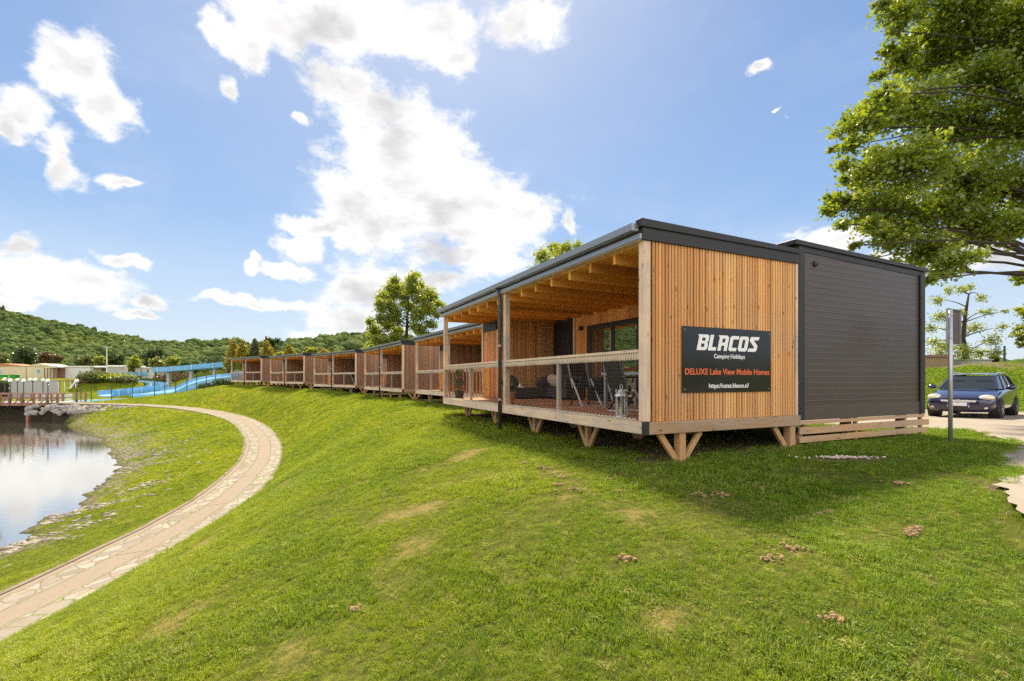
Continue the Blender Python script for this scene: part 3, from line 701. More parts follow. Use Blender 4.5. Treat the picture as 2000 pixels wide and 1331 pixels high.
# ------------------------------------------------------------------ the holiday cabins
# cabin coordinates: x runs along the veranda front (0 = gable towards the viewer, -9.5 = far end), y into the cabin, z up from the deck
def slats(mb, axis_, fixed0, fixed1, a, b, z0, z1, pitch=.061, w=.043):
    k = 0; n = int((b-a+.015)/pitch); off = (b-a-(n*pitch-(pitch-w)))/2
    for k in range(n):
        p = a+off+k*pitch; j = random.uniform(-.0025, .0025)
        if axis_ == 'Y': mb.box(fixed0, fixed1+j, p, p+w, z0, z1)
        else: mb.box(p, p+w, fixed0+j, fixed1, z0, z1)
    return mb
def make_cabin():
    c = empty('holiday_cabin', (0, 0, 0), 0)
    P = lambda mb, n, m, par=c, **k: mb.build(n, M[m], par, **k)
    # deck
    mb = MB(); i = 0
    while i*.145 < 9.4: mb.box(-9.46+i*.145, -9.46+i*.145+.138, .065, 3.33, -.03, 0); i += 1
    P(mb, 'deck', 'deckw')
    mb = MB(); mb.box(-9.4, -.08, .1, 3.3, -.06, -.035)
    for k in range(12): mb.box(-9.3+k*.82, -9.24+k*.82, .1, 3.3, -.16, -.062)
    P(mb, 'joists', 'brace')
    P(MB().box(-9.5, -.0, -.01, .06, -.185, -.005), 'front_beam', 'beamx', bevel=.006)
    P(MB().box(-.06, .02, .075, 3.40, -.19, -.012), 'gable_beam', 'beamy', bevel=.006)
    P(MB().box(-9.5, -9.44, .065, 3.3, -.19, -.012), 'end_beam', 'beamy')
    P(MB().box(-.03, .026, -.018, .07, -.19, -.003), 'corner_bracket', 'plastic')
    # posts
    for x0, w_, z1 in ((-.12, .12, 2.57), (-4.85, .115, 2.57), (-9.5, .115, 2.57)):
        P(MB().box(x0, x0+w_, .0, .12, -.002, z1), 'post', 'post', bevel=.005)
    P(MB().box(-9.5, -9.39, 1.31, 1.42, 0, 2.42), 'post', 'post', bevel=.005)
    # gable wall
    P(slats(MB(), 'Y', -.022, .0, .135, 3.265, -.008, 2.57), 'slat_wall', 'slat')
    P(MB().box(-.060, -.034, .125, 3.32, 0, 2.56), 'backing', 'backing')
    P(MB().box(-.05, .008, 3.275, 3.335, -.01, 2.57), 'corner_trim', 'post')
    # storage closet at the far end
    s_ = P(slats(MB(), 'Y', -8.215, -8.19, 1.40, 3.31, .01, 2.42), 'slat_wall', 'slat')
    P(MB().box(-8.262, -8.236, 1.42, 3.32, 0, 2.42), 'backing', 'backing')
    P(slats(MB(), 'X', 1.345, 1.37, -9.37, -8.20, .01, 2.42), 'slat_wall', 'slatx')
    P(MB().box(-9.37, -8.24, 1.385, 1.41, 0, 2.42), 'backing', 'backing')
    P(slats(MB(), 'Y', -9.50, -9.475, 1.43, 3.32, .01, 2.42), 'slat_wall', 'slat')
    pp = P(MB().box(-9.385, -8.86, 1.318, 1.342, .0, 1.04), 'plank_panel', 'ceil')
    for zz in (.86, .26):
        mbk = MB(); mbk.prism([(-.03*1+.03*math.cos(a*.785), .04*math.sin(a*.785)) for a in range(8)], (-9.10, 1.3172, zz), (1, 0, 0), (0, 0, 1), .004)
        P(mbk, 'hand_hole', 'plastic', pp)
    vg = MB().box(-9.36, -8.26, 1.30, 1.343, 2.12, 2.40)
    for k in range(8): vg.box(-9.34, -8.28, 1.285, 1.299, 2.14+k*.032, 2.158+k*.032)
    P(vg, 'vent_grille', 'plastic')
    # balustrade at the far end
    P(slats(MB(), 'Y', -9.47, -9.445, .13, 1.30, .06, .95, .115, .045), 'balusters', 'slat')
    P(MB().box(-9.50, -9.42, .12, 1.31, .96, 1.03), 'handrail', 'post')
    # front rails, netting and lashing, one set for each bay
    for (a, b) in ((-9.385, -4.86), (-4.735, -.12)):
        P(MB().box(a, b, -.025, .115, .985, 1.03), 'handrail', 'beamx', bevel=.004)
        rb = P(MB().box(a, b, .0, .035, .885, .980), 'rail_board', 'beamx')
        mid = (a+b)/2
        P(MB().box(mid-.035, mid+.035, .02, .085, 0, .884), 'rail_post', 'post')
        nt = MB(); n = int((b-a)/.062)
        for k in range(n+1):
            x = a+.01+k*.062; j = random.uniform(-.006, .006)
            nt.bar((x+j, -.018, .02), (x-j, -.020, .93), .0030, .0030)
        for k in range(15):
            z = .045+k*.060; segs = 12
            for q in range(segs):
                x0 = a+(b-a)*q/segs; x1 = a+(b-a)*(q+1)/segs
                nt.bar((x0, -.022, z), (x1, -.022, z+random.uniform(-.003, .003)), .0030, .0030)
        P(nt, 'netting', 'net')
        lr = MB(); k = 0; x = a+.03
        while x < b-.03:
            lr.bar((x, -.014, .0), (x+.035, -.014, .035), .011, .013); lr.bar((x+.035, -.014, .035), (x+.075, -.014, -.002), .011, .013)
            x += .095
        x = a+.02
        while x < b-.02:
            lr.bar((x, -.006, .875), (x+.022, -.006, .99), .009, .007); x += .058
        P(lr, 'lashing', 'rope')
    # roof over the veranda
    mb = MB(); n = 15
    P(MB().box(-9.5, -.02, .10, 3.34, 2.562, 2.60), 'ceiling', 'ceil')
    for k in range(n):
        x = -9.36+k*(9.2/(n-1)); P(MB().box(x-.03, x+.03, .10, 3.32, 2.41, 2.561), 'rafter', 'ceil')
    P(MB().box(-9.5, -.12, .005, .075, 2.40, 2.572), 'eave_beam', 'post') if False else None
    P(MB().box(-9.54, .0, -.04, 3.30, 2.602, 2.80), 'roof', 'metal')
    P(MB().box(-9.52, -.01, -.055, .09, 2.573, 2.60), 'eave_trim', 'post')
    P(MB().box(-9.56, .012, -.085, -.042, 2.585, 2.655), 'eave_flashing', 'gutter')
    g = MB().quadmesh([(x, y, z) for x in (-9.6, -.03) for y, z in ((-.075, 2.70), (-.19, 2.70), (-.20, 2.795), (-.19, 2.80), (-.075, 2.79))],
        [(0,1,2,3,4), (9,8,7,6,5), (0,5,6,1), (1,6,7,2), (2,7,8,3), (3,8,9,4), (4,9,5,0)])
    P(g, 'gutter', 'gutter')
    gf = MB().box(-.01, .028, -.045, 3.33, 2.572, 2.745); P(gf, 'gable_fascia', 'metal', bevel=.003)
    gc = MB().quadmesh([(-.08,-.09,2.748),(.055,-.09,2.748),(.055,3.335,2.735),(-.08,3.335,2.735),(-.08,-.09,2.862),(.055,-.09,2.862),(.055,3.335,2.81),(-.08,3.335,2.81)],
        [(0,3,2,1),(4,5,6,7),(0,1,5,4),(1,2,6,5),(2,3,7,6),(3,0,4,7)])
    P(gc, 'verge_cap', 'metal', bevel=.004)
    P(MB().box(-9.58, -9.53, -.07, 3.33, 2.58, 2.84), 'verge_cap', 'metal')
    # downpipe
    dp = MB().tube([(-4.91,-.13,2.70),(-4.91,-.075,2.58),(-4.91,-.062,2.45),(-4.91,-.062,-.70)], .042, 12)
    d_ = P(dp, 'downpipe', 'darkpipe', smooth=True)
    for z in (1.35, .1): P(MB().tube([(-4.91,-.062,z),(-4.91,-.062,z+.05)], .05, 12), 'pipe_clip', 'gutter', d_)
    # the dark box
    bx = MB(); pr = [(3.345,-.11),(7.34,-.11),(7.34,2.80),(3.345,2.89)]
    vs = [(x, y, z) for x in (-9.5, 0) for y, z in pr]
    bx.quadmesh(vs, [(3,2,1,0),(4,5,6,7),(0,1,5,4),(1,2,6,5),(2,3,7,6),(3,0,4,7)])
    P(bx, 'box_wall', 'ribbed')
    for bb in ((3.345, 3.50, 2.885), (7.18, 7.345, 2.79)): P(MB().box(.0005, .02, bb[0], bb[1], -.11, bb[2]), 'corner_trim', 'metal', bevel=.004)
    P(MB().box(.0005, .014, 3.501, 7.179, -.11, .15), 'base_panel', 'basepanel')
    P(MB().quadmesh([(.0005,3.501,2.79),(.014,3.501,2.79),(.014,7.179,2.70),(.0005,7.179,2.70),(.0005,3.501,2.887),(.014,3.501,2.887),(.014,7.179,2.802),(.0005,7.179,2.802)],
        [(0,3,2,1),(4,5,6,7),(0,1,5,4),(1,2,6,5),(2,3,7,6),(3,0,4,7)]), 'top_trim', 'metal')
    P(MB().tube([(.026, 7.165, -.1), (.026, 7.165, 2.74)], .022, 8), 'cable_duct', 'plastic')
    rf = MB(); pr = [(3.22,2.895),(7.42,2.805),(7.42,2.875),(3.22,2.975)]
    rf.quadmesh([(x, y, z) for x in (-9.56, .05) for y, z in pr], [(3,2,1,0),(4,5,6,7),(0,1,5,4),(1,2,6,5),(2,3,7,6),(3,0,4,7)])
    P(rf, 'box_roof', 'metal', bevel=.004)
    P(MB().lathe([(.055, 0), (.055, .03), (.02, .05)], (0, 0, 0), 12), 'vent_hood', 'plastic', smooth=False).matrix_local = Matrix.Translation((.0, 3.80, 2.62)) @ Matrix.Rotation(R(90), 4, 'Y')
    # veranda wall of the box
    fw = MB(); x = -6.89
    while x < -.05:
        x1 = min(x+.134, -.065)
        if x1 > -6.20 and x < -3.98: fw.box(x, x1, 3.315, 3.341, 2.135, 2.56)
        elif x1 > -2.7 and x < -1.2: fw.box(x, x1, 3.315, 3.341, 2.135, 2.56); fw.box(x, x1, 3.315, 3.341, .002, .93)
        else: fw.box(x, x1, 3.315, 3.341, .002, 2.56)
        x += .14
    P(fw, 'board_wall', 'boardx')
    dr = P(MB().box(-8.18, -6.985, 3.30, 3.342, .002, 2.555), 'door', 'metal')
    P(MB().box(-7.9, -7.2, 3.285, 3.2995, .05, 2.05), 'door_leaf', 'plastic', dr)
    P(MB().box(-7.27, -7.25, 3.25, 3.284, .95, 1.1), 'handle', 'chrome', dr)
    P(MB().box(-6.98, -6.895, 3.26, 3.342, .002, 2.56), 'door_post', 'post')
    def window(x0, x1, z0, z1, leaves):
        fr = MB(); f = .06
        fr.box(x0, x1, 3.285, 3.34, z1-f, z1).box(x0, x1, 3.285, 3.34, z0, z0+f).box(x0, x0+f, 3.285, 3.34, z0+f, z1-f).box(x1-f, x1, 3.285, 3.34, z0+f, z1-f)
        wn = P(fr, 'window', 'metal'); L_ = (x1-x0-2*f)/leaves
        for k in range(leaves):
            a = x0+f+k*L_; b = a+L_; g_ = .07
            sh = MB().box(a+.002, b-.002, 3.29, 3.32, z1-f-g_, z1-f-.001).box(a+.002, b-.002, 3.29, 3.32, z0+f+.001, z0+f+g_).box(a+.002, a+g_, 3.29, 3.32, z0+f+g_, z1-f-g_).box(b-g_, b-.002, 3.29, 3.32, z0+f+g_, z1-f-g_)
            P(sh, 'sash', 'plastic', wn)
            P(MB().box(a+g_, b-g_, 3.305, 3.312, z0+f+g_, z1-f-g_), 'pane', 'glass', wn)
        P(MB().box(x0+f+L_-.045, x0+f+L_-.02, 3.255, 3.289, z0+.95*(z1-z0)/2, z0+.95*(z1-z0)/2+.14), 'handle', 'chrome', wn)
    window(-6.18, -4.0, .02, 2.12, 2); window(-2.66, -1.24, .94, 2.12, 1)
    lm = P(MB().box(-6.60, -6.50, 3.20, 3.314, 2.02, 2.14), 'wall_lamp', 'plastic', bevel=.01)
    # supports
    def support(x, y, axis_, h=.80, w_=.095, sp=.34):
        p_ = P(MB().box(x-w_/2, x+w_/2, y-w_/2, y+w_/2, -h, -.186), 'support_post', 'brace', bevel=.004)
        for sg in (-1, 1):
            dv = Vector((sg, 0, 0)) if axis_ == 'X' else Vector((0, sg, 0))
            P(MB().bar(Vector((x, y, -h+.14))+dv*.03, Vector((x, y, -.195))+dv*sp, .05, .085), 'brace', 'brace', p_)
    for x in (-2.12, -4.2, -6.38, -8.6): support(x, .5, 'X')
    support(-.07, .74, 'Y', w_=.12, sp=.40); support(-.07, 3.22, 'Y', w_=.13, sp=.40)
    for x in (-2.4, -4.8, -7.1, -9.3): support(x, 1.9, 'X')
    for x in (-2.4, -4.8, -7.1, -9.3): support(x, 3.3, 'X')
    for x in (-9.3, -4.8, -.3):
        for y in (5.2, 7.1): P(MB().box(x-.07, x+.07, y-.07, y+.07, -.9, -.111), 'support_post', 'brace')
    # slatted skirt under the box
    for (z0, z1, ye) in ((-.178, -.120, 7.30), (-.345, -.225, 7.47), (-.49, -.385, 7.40)):
        P(MB().quadmesh([(.0,3.36,z0),(.028,3.36,z0),(.028,ye,z0+.004),(.0,ye,z0+.004),(.0,3.36,z1),(.028,3.36,z1),(.028,ye,z1+.004),(.0,ye,z1+.004)],
          [(0,3,2,1),(4,5,6,7),(0,1,5,4),(1,2,6,5),(2,3,7,6),(3,0,4,7)]), 'skirt_board', 'skirt')
    for y in (5.0, 6.62, 7.22): P(MB().box(-.06, -.004, y, y+.06, -.60, -.112), 'skirt_post', 'brace')
    return c
cabin = make_cabin()
ANG = math.atan2(EX.y, EX.x)
cabin.location = (C0.x, C0.y, -.61); cabin.rotation_euler = (0, 0, ANG)
GC = 'timber and dark metal holiday cabins in a row above the lake'
tag(cabin, 'nearest timber holiday cabin, with a dark metal box and a black sign on its gable', 'cabin', GC)
far = [((-.62,17.45), (-5.14,25.8), 0, 'second timber holiday cabin, directly behind the nearest one and half hidden by its veranda'),
       ((-6.3,27.8), (-10.98,36.0), 0, 'third timber holiday cabin in the row, with a leafy tree rising behind its roof'),
       ((-12.3,38.0), (-18.65,45.3), .08, 'fourth timber holiday cabin in the row, between the third and the fifth'),
       ((-20.2,46.9), (-27.0,53.8), .28, 'fifth timber holiday cabin in the row, last but one before the golden conifers'),
       ((-28.55,55.0), (-35.6,61.3), .38, 'farthest timber holiday cabin at the end of the row, in front of the golden conifers')]
for (r_, l_, dz_, lab) in far:
    c2 = copy_tree(cabin); v_ = Vector((r_[0]-l_[0], r_[1]-l_[1]))
    c2.location = (r_[0], r_[1], -.61+dz_); c2.rotation_euler = (0, 0, math.atan2(v_.y, v_.x)); c2['label'] = lab

# the farther cabins have weathered to a duller, browner tone
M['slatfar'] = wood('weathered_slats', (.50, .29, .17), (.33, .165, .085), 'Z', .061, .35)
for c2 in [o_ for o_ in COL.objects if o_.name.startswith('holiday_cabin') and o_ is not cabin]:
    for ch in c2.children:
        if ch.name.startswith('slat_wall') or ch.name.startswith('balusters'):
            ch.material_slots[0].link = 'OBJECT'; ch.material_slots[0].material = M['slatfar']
def in_cabin(x, y, z): return C0+EX*x+EYv*y+Vector((0, 0, -.61+z))

# ------------------------------------------------------------------ the sign on the gable
sg = empty('sign', in_cabin(.004, .70, .40), ANG+R(90))
tag(sg, 'black rectangular sign with white and orange lettering screwed to the slatted gable', 'sign')
MB().box(0, 1.936, -.012, -.001, 0, .99).build('panel', M['signblack'], sg)
scr = MB()
for x_ in (.05, 1.886):
    for z_ in (.05, .94): scr.prism([(x_+.009*math.cos(a*1.047), z_+.009*math.sin(a*1.047)) for a in range(6)], (0, -.0122, 0), (1, 0, 0), (0, 0, 1), .002)
scr.build('screws', M['steel'], sg)
def curve_to_mesh(cu, name, mat, parent, x0, x1, z0, z1, y, base=None):
    tmp = bpy.data.objects.new('tmp', cu); COL.objects.link(tmp)
    dg = bpy.context.evaluated_depsgraph_get(); me = bpy.data.meshes.new_from_object(tmp.evaluated_get(dg))
    bpy.data.objects.remove(tmp)
    v = np.zeros(len(me.vertices)*3); me.vertices.foreach_get('co', v); v = v.reshape(-1, 3)
    mn = v.min(0); mx_ = v.max(0)
    sx = (x1-x0)/(mx_[0]-mn[0])
    if base is None: sz = (z1-z0)/(mx_[1]-mn[1]); off = z0-mn[1]*sz
    else: sz = (z1-z0)/base; off = z0
    out = np.stack([(v[:, 0]-mn[0])*sx+x0, y-(v[:, 2]-mn[2])*.2, v[:, 1]*sz+off], 1)
    me.vertices.foreach_set('co', out.astype(np.float32).ravel()); me.update()
    me.name = name; me.materials.clear(); me.materials.append(mat)
    o = bpy.data.objects.new(name, me); COL.objects.link(o); o.parent = parent; return o
def textline(s_, name, mat, x0, x1, zb, capz, parent=sg, y=-.0125, bold=.018):
    cu = bpy.data.curves.new(name, 'FONT'); cu.body = s_; cu.offset = bold; cu.extrude = .004; cu.resolution_u = 3
    return curve_to_mesh(cu, name, mat, parent, x0, x1, zb, capz, y, base=.70)
textline('Camping Holidays', 'lettering', M['signwhite'], .642, 1.32, .99*(1-.47), .99*(1-.405))
textline('DELUXE Lake View Mobile Homes', 'lettering', M['signorange'], .054, 1.895, .99*(1-.724), .99*(1-.633))
textline('https://catez.blacos.si/', 'lettering', M['signwhite'], .538, 1.41, .99*(1-.93), .99*(1-.862))
GL = {'B': (.80, [[(-.10,1),(.66,1),(.78,.90),(.78,.60),(.70,.51),(.78,.42),(.78,.12),(.64,0),(0,0),(0,.86)], [(.27,.80),(.52,.80),(.52,.60),(.27,.60)], [(.27,.42),(.52,.42),(.52,.20),(.27,.20)]]),
 'L': (.64, [[(0,1),(.27,1),(.27,.22),(.62,.22),(.62,0),(0,0)]]),
 'A': (.80, [[(-.12,1),(.62,1),(.76,.88),(.76,0),(.50,0),(.50,.34),(.26,.34),(.26,0),(0,0),(0,.86)], [(.26,.80),(.50,.80),(.50,.54),(.26,.54)]]),
 'C': (.72, [[(.12,1),(.72,1),(.72,.78),(.27,.78),(.27,.22),(.66,.22),(.66,0),(.12,0),(0,.12),(0,.88)]]),
 'O': (.80, [[(.12,1),(.66,1),(.78,.88),(.78,.12),(.66,0),(.12,0),(0,.12),(0,.88)], [(.27,.78),(.51,.78),(.51,.22),(.27,.22)]]),
 'S': (.82, [[(.10,1),(.84,1),(.74,.78),(.34,.78),(.76,.42),(.76,.12),(.64,0),(-.04,0),(.06,.22),(.48,.22),(.48,.32),(.02,.72),(.02,.90)]])}
cu = bpy.data.curves.new('lettering', 'CURVE'); cu.dimensions = '2D'; cu.fill_mode = 'BOTH'; cu.extrude = .004
X_ = 0
for ch in 'BLACOS':
    adv, loops = GL[ch]
    for lp_ in loops:
        sp_ = cu.splines.new('POLY'); sp_.points.add(len(lp_)-1); sp_.use_cyclic_u = True
        for q_, (a, b) in enumerate(lp_): sp_.points[q_].co = (X_+a+b*.24, b, 0, 1)
    X_ += adv+.07+(.04 if ch == 'L' else 0)
curve_to_mesh(cu, 'lettering', M['signwhite'], sg, .283, 1.669, .99*(1-.353), .99*(1-.112), -.0125)

# ------------------------------------------------------------------ things on the near veranda
def leaves_at(mb_or_none, pts, size, mat, name, parent, up=.3, seed=1, shape='kite'):
    rg = np.random.default_rng(seed); pts = np.asarray(pts, float); n = len(pts)
    nrm = rg.normal(size=(n, 3)); nrm[:, 2] += up; nrm /= np.linalg.norm(nrm, axis=1)[:, None]
    a = np.cross(nrm, rg.normal(size=(n, 3))); a /= np.linalg.norm(a, axis=1)[:, None]; b = np.cross(nrm, a)
    s_ = (size*rg.uniform(.6, 1.25, n))[:, None]
    if shape == 'kite': prof = [(-.5, 0, 0), (.05, .36, .06), (.55, 0, 0), (.05, -.36, .06)]
    elif shape == 'maple': prof = [(-.5, 0, 0), (-.15, .45, .05), (0, .22, 0), (.2, .5, .08), (.25, .18, 0), (.6, 0, -.05), (.25, -.18, 0), (.2, -.5, .08), (0, -.22, 0), (-.15, -.45, .05)]
    else: prof = [(-.5, 0, 0), (.0, .12, .02), (.6, 0, -.06), (.0, -.12, .02)]
    m_ = len(prof); V = np.zeros((n, m_, 3))
    for i, (p, q, r2) in enumerate(prof): V[:, i] = pts+a*s_*p+b*s_*q+nrm*s_*r2
    return np_mesh(name, V.reshape(-1, 3), np.arange(n*m_), np.full(n, m_), M[mat], parent=parent)
def shell_pts(c_, r_, n, rg, inner=.55):
    d_ = rg.normal(size=(n, 3)); d_ /= np.linalg.norm(d_, axis=1)[:, None]
    return np.array(c_)+d_*np.array(r_)*(inner+(1-inner)*rg.random(n)[:, None]**.5)
g9 = np.random.default_rng(9)
# terracotta pot with a round bush, and a two-ball topiary
t1 = tag(empty('potted_bush', in_cabin(-5.15, .32, 0)), 'round green bush in a terracotta pot beside the drainpipe', 'potted plant')
MB().lathe([(.085,0),(.115,.22),(.13,.225),(.135,.28),(.12,.282),(.115,.25)], n=18).build('pot', M['terra'], t1, smooth=False)
MB().tube([(0,0,.2),(0,0,.45)], .012, 6).build('stem', M['bark'], t1)
leaves_at(None, shell_pts((0,0,.50), (.21,.21,.19), 1500, g9), .035, 'box_leaf', 'foliage', t1)
t2 = tag(empty('topiary', in_cabin(-9.18, .42, 0)), 'two-ball topiary in a dark pot at the far end of the near veranda', 'potted plant')
MB().lathe([(.12,0),(.15,.2),(.16,.24),(.13,.24)], n=14).build('pot', M['plastic'], t2)
MB().tube([(0,0,.2),(0,0,.85)], .012, 6).build('stem', M['bark'], t2)
leaves_at(None, np.vstack([shell_pts((0,0,.48),(.15,.15,.14), 900, g9), shell_pts((0,0,.82),(.125,.125,.12), 700, g9)]), .03, 'box_leaf', 'foliage', t2)
t3 = tag(empty('leafy_plant', in_cabin(-.48, .95, 0)), 'tall plant with narrow green leaves in a terracotta pot by the corner post', 'potted plant')
MB().lathe([(.11,0),(.14,.22),(.15,.28),(.13,.28)], n=16).build('pot', M['terra'], t3)
st_ = MB(); lp3 = []
for i in range(16):
    a = g9.random()*6.28; r_ = g9.uniform(.12, .42); h_ = g9.uniform(.55, 1.02); p0 = Vector((0,0,.25)); p2 = Vector((r_*math.cos(a), r_*math.sin(a), h_)); p1 = (p0+p2)/2+Vector((0,0,.12))
    st_.tube([p0, p1, p2], .005, 4)
    for k in range(16):
        f_ = .35+.65*k/15; q_ = p0*(1-f_)**2+p1*2*f_*(1-f_)+p2*f_*f_; lp3.append((q_.x+g9.normal(0,.03), q_.y+g9.normal(0,.03), q_.z+g9.normal(0,.03)))
st_.build('stems', M['bark'], t3); leaves_at(None, lp3, .10, 'olive_leaf', 'foliage', t3)
# lantern
ln = tag(empty('lantern', in_cabin(-.82, .24, 0), ANG), 'weathered white metal lantern with a ring handle behind the netting', 'lantern')
lb = MB().lathe([(.10,0),(.10,.03),(.09,.03)], n=8)
for k in range(8): a = k*math.pi/4; lb.tube([(.088*math.cos(a), .088*math.sin(a), .03), (.088*math.cos(a), .088*math.sin(a), .33)], .006, 5)
lb.build('cage', M['silver'], ln); MB().lathe([(.11,.33),(.10,.36),(.05,.41),(.03,.44),(.01,.45)], n=8).build('roof', M['silver'], ln)
MB().tube([(.0+.035*math.cos(a*.52), 0, .48+.035*math.sin(a*.52)) for a in range(13)], .005, 5).build('ring', M['silver'], ln)
MB().lathe([(.035,.03),(.035,.16),(.01,.165)], n=12).build('candle', M['green'] if False else plain('candle_wax', (.35,.45,.28), .5), ln)
# sofa, cushion, low table
sf = tag(empty('sofa', in_cabin(-7.35, 2.72, 0), ANG), 'dark rattan corner sofa against the slatted closet wall', 'sofa')
MB().box(-.78, 1.0, -.1, .55, .05, .34).build('seat', M['rattan'], sf, bevel=.02); MB().box(-.78, -.13, -1.15, -.102, .05, .34).build('chaise', M['rattan'], sf, bevel=.02)
MB().box(-.6, 1.0, .40, .55, .341, .74).build('backrest', M['rattan'], sf, bevel=.02); MB().box(.85, 1.0, -.1, .398, .341, .60).build('armrest', M['rattan'], sf, bevel=.02)
cu_ = tag(MB().ball((0,0,0), (.27,.08,.20), 12, 8).build('cushion', M['fabric'], None, smooth=True), 'beige patterned cushion propped on the dark sofa', 'cushion')
cu_.location = in_cabin(-7.55, 2.93, .55); cu_.rotation_euler = (R(18), R(14), ANG+R(25))
cu2 = tag(MB().ball((0,0,0), (.23,.07,.17), 12, 8).build('cushion', M['rattan'], None, smooth=True), 'dark cushion beside the beige one on the sofa', 'cushion')
cu2.location = in_cabin(-7.93, 2.75, .50); cu2.rotation_euler = (R(20), R(-10), ANG+R(60))
bk_ = tag(MB().box(-.1,.1,-.07,.07,0,.03).lathe([(.04,.03),(.045,.11)], n=10).build('candle_tray', M['silver']), 'small pale tray with a candle on the sofa end', 'tray'); bk_.location = in_cabin(-7.8, 1.9, .342)
# dining table and folding chairs
tb = tag(empty('dining_table', in_cabin(-2.15, 1.95, 0), ANG), 'black topped dining table with grey metal legs on the veranda', 'table')
MB().box(-.92, .92, -.45, .45, .70, .735).build('tabletop', M['plastic'], tb, bevel=.005)
MB().box(-.93, .93, -.46, -.451, .685, .74).build('table_edge', M['steel'], tb)
for x_ in (-.86, .86):
    for y_ in (-.40, .40): MB().box(x_-.028, x_+.028, y_-.028, y_+.028, 0, .699).build('leg', M['steel'], tb)
vs_ = tag(empty('flower_bowl', in_cabin(-2.0, 1.9, .736)), 'wooden bowl of green stems on the dining table', 'bowl')
MB().lathe([(.07,0),(.13,.05),(.14,.09),(.12,.09)], n=14).build('bowl', M['terra'], vs_)
leaves_at(None, shell_pts((0,0,.22), (.2,.2,.16), 260, g9, .1), .07, 'olive_leaf', 'foliage', vs_, shape='long')
def folding_chair():
    c = empty('folding_chair')
    for sx_ in (-.26, .26):
        MB().bar((sx_, -.24, 0), (sx_, .20, .62), .022, .035).build('leg', M['silver'], c)
        MB().bar((sx_*.9, .28, 0), (sx_*.9, -.18, .62), .022, .035).build('leg', M['plastic'], c)
        MB().bar((sx_, -.26, .63), (sx_, .26, .64), .045, .025).build('armrest', M['plastic'], c)
        MB().bar((sx_*.93, .18, .40), (sx_*.93, .42, 1.10), .022, .03).build('back_frame', M['steel'], c)
    MB().box(-.24, .24, -.22, .22, .42, .435).build('seat', M['plastic'], c)
    MB().quadmesh([(-.24,.205,.44),(.24,.205,.44),(.24,.435,1.12),(-.24,.435,1.12),(-.24,.220,.435),(.24,.220,.435),(.24,.450,1.115),(-.24,.450,1.115)], [(0,1,2,3),(7,6,5,4),(0,4,5,1),(1,5,6,2),(2,6,7,3),(3,7,4,0)]).build('backrest', M['plastic'], c)
    MB().bar((-.26,-.235,.02),(.26,-.235,.02), .02, .02).bar((-.24,.275,.02),(.24,.275,.02), .02, .02).build('crossbar', M['silver'], c)
    return c
fc = folding_chair(); GCH = 'black folding chairs round the dining table'
spots = [(-3.75, 1.55, 90, 'black folding chair with white legs at the sofa end of the table, nearest the netting'), (-3.55, 2.35, 78, 'black folding chair at the sofa end of the table, nearer the glass door'),
         (-1.75, 1.12, 178, 'black folding chair on the netting side of the table, behind the lantern'), (-2.6, 2.72, 4, 'black folding chair between the table and the glass door'),
         (-1.5, 2.74, -6, 'black folding chair between the table and the small window')]
for i, (x_, y_, a_, lab) in enumerate(spots):
    o_ = fc if i == 0 else copy_tree(fc)
    o_.location = in_cabin(x_, y_, 0); o_.rotation_euler = (0, 0, ANG+R(a_)); tag(o_, lab, 'chair', GCH)
def cab_pt(k, x, y, z):
    r_, l_, dz_, _ = far[k]; e_ = Vector((r_[0]-l_[0], r_[1]-l_[1], 0)).normalized(); n_ = Vector((-e_.y, e_.x, 0))
    return Vector((r_[0], r_[1], -.61+dz_))+e_*x+n_*y+Vector((0, 0, z)), math.atan2(e_.y, e_.x)
for (k, x_, y_, lab) in ((0, -6.3, 1.6, 'black folding chair on the veranda of the second cabin'), (1, -1.7, 1.2, 'black folding chair on the veranda of the third cabin'), (2, -1.3, 1.0, 'black folding chair on the veranda of the fourth cabin, near the gable'),
                         (2, -2.5, 1.1, 'black folding chair on the veranda of the fourth cabin, near the middle post'), (3, -1.6, 1.2, 'black folding chair on the veranda of the fifth cabin'), (4, -1.6, 1.3, 'black folding chair on the veranda of the farthest cabin')):
    o_ = copy_tree(fc); p_, a_ = cab_pt(k, x_, y_, 0); o_.location = p_; o_.rotation_euler = (0, 0, a_+R(95)); tag(o_, lab, 'chair', 'chairs on the far verandas')

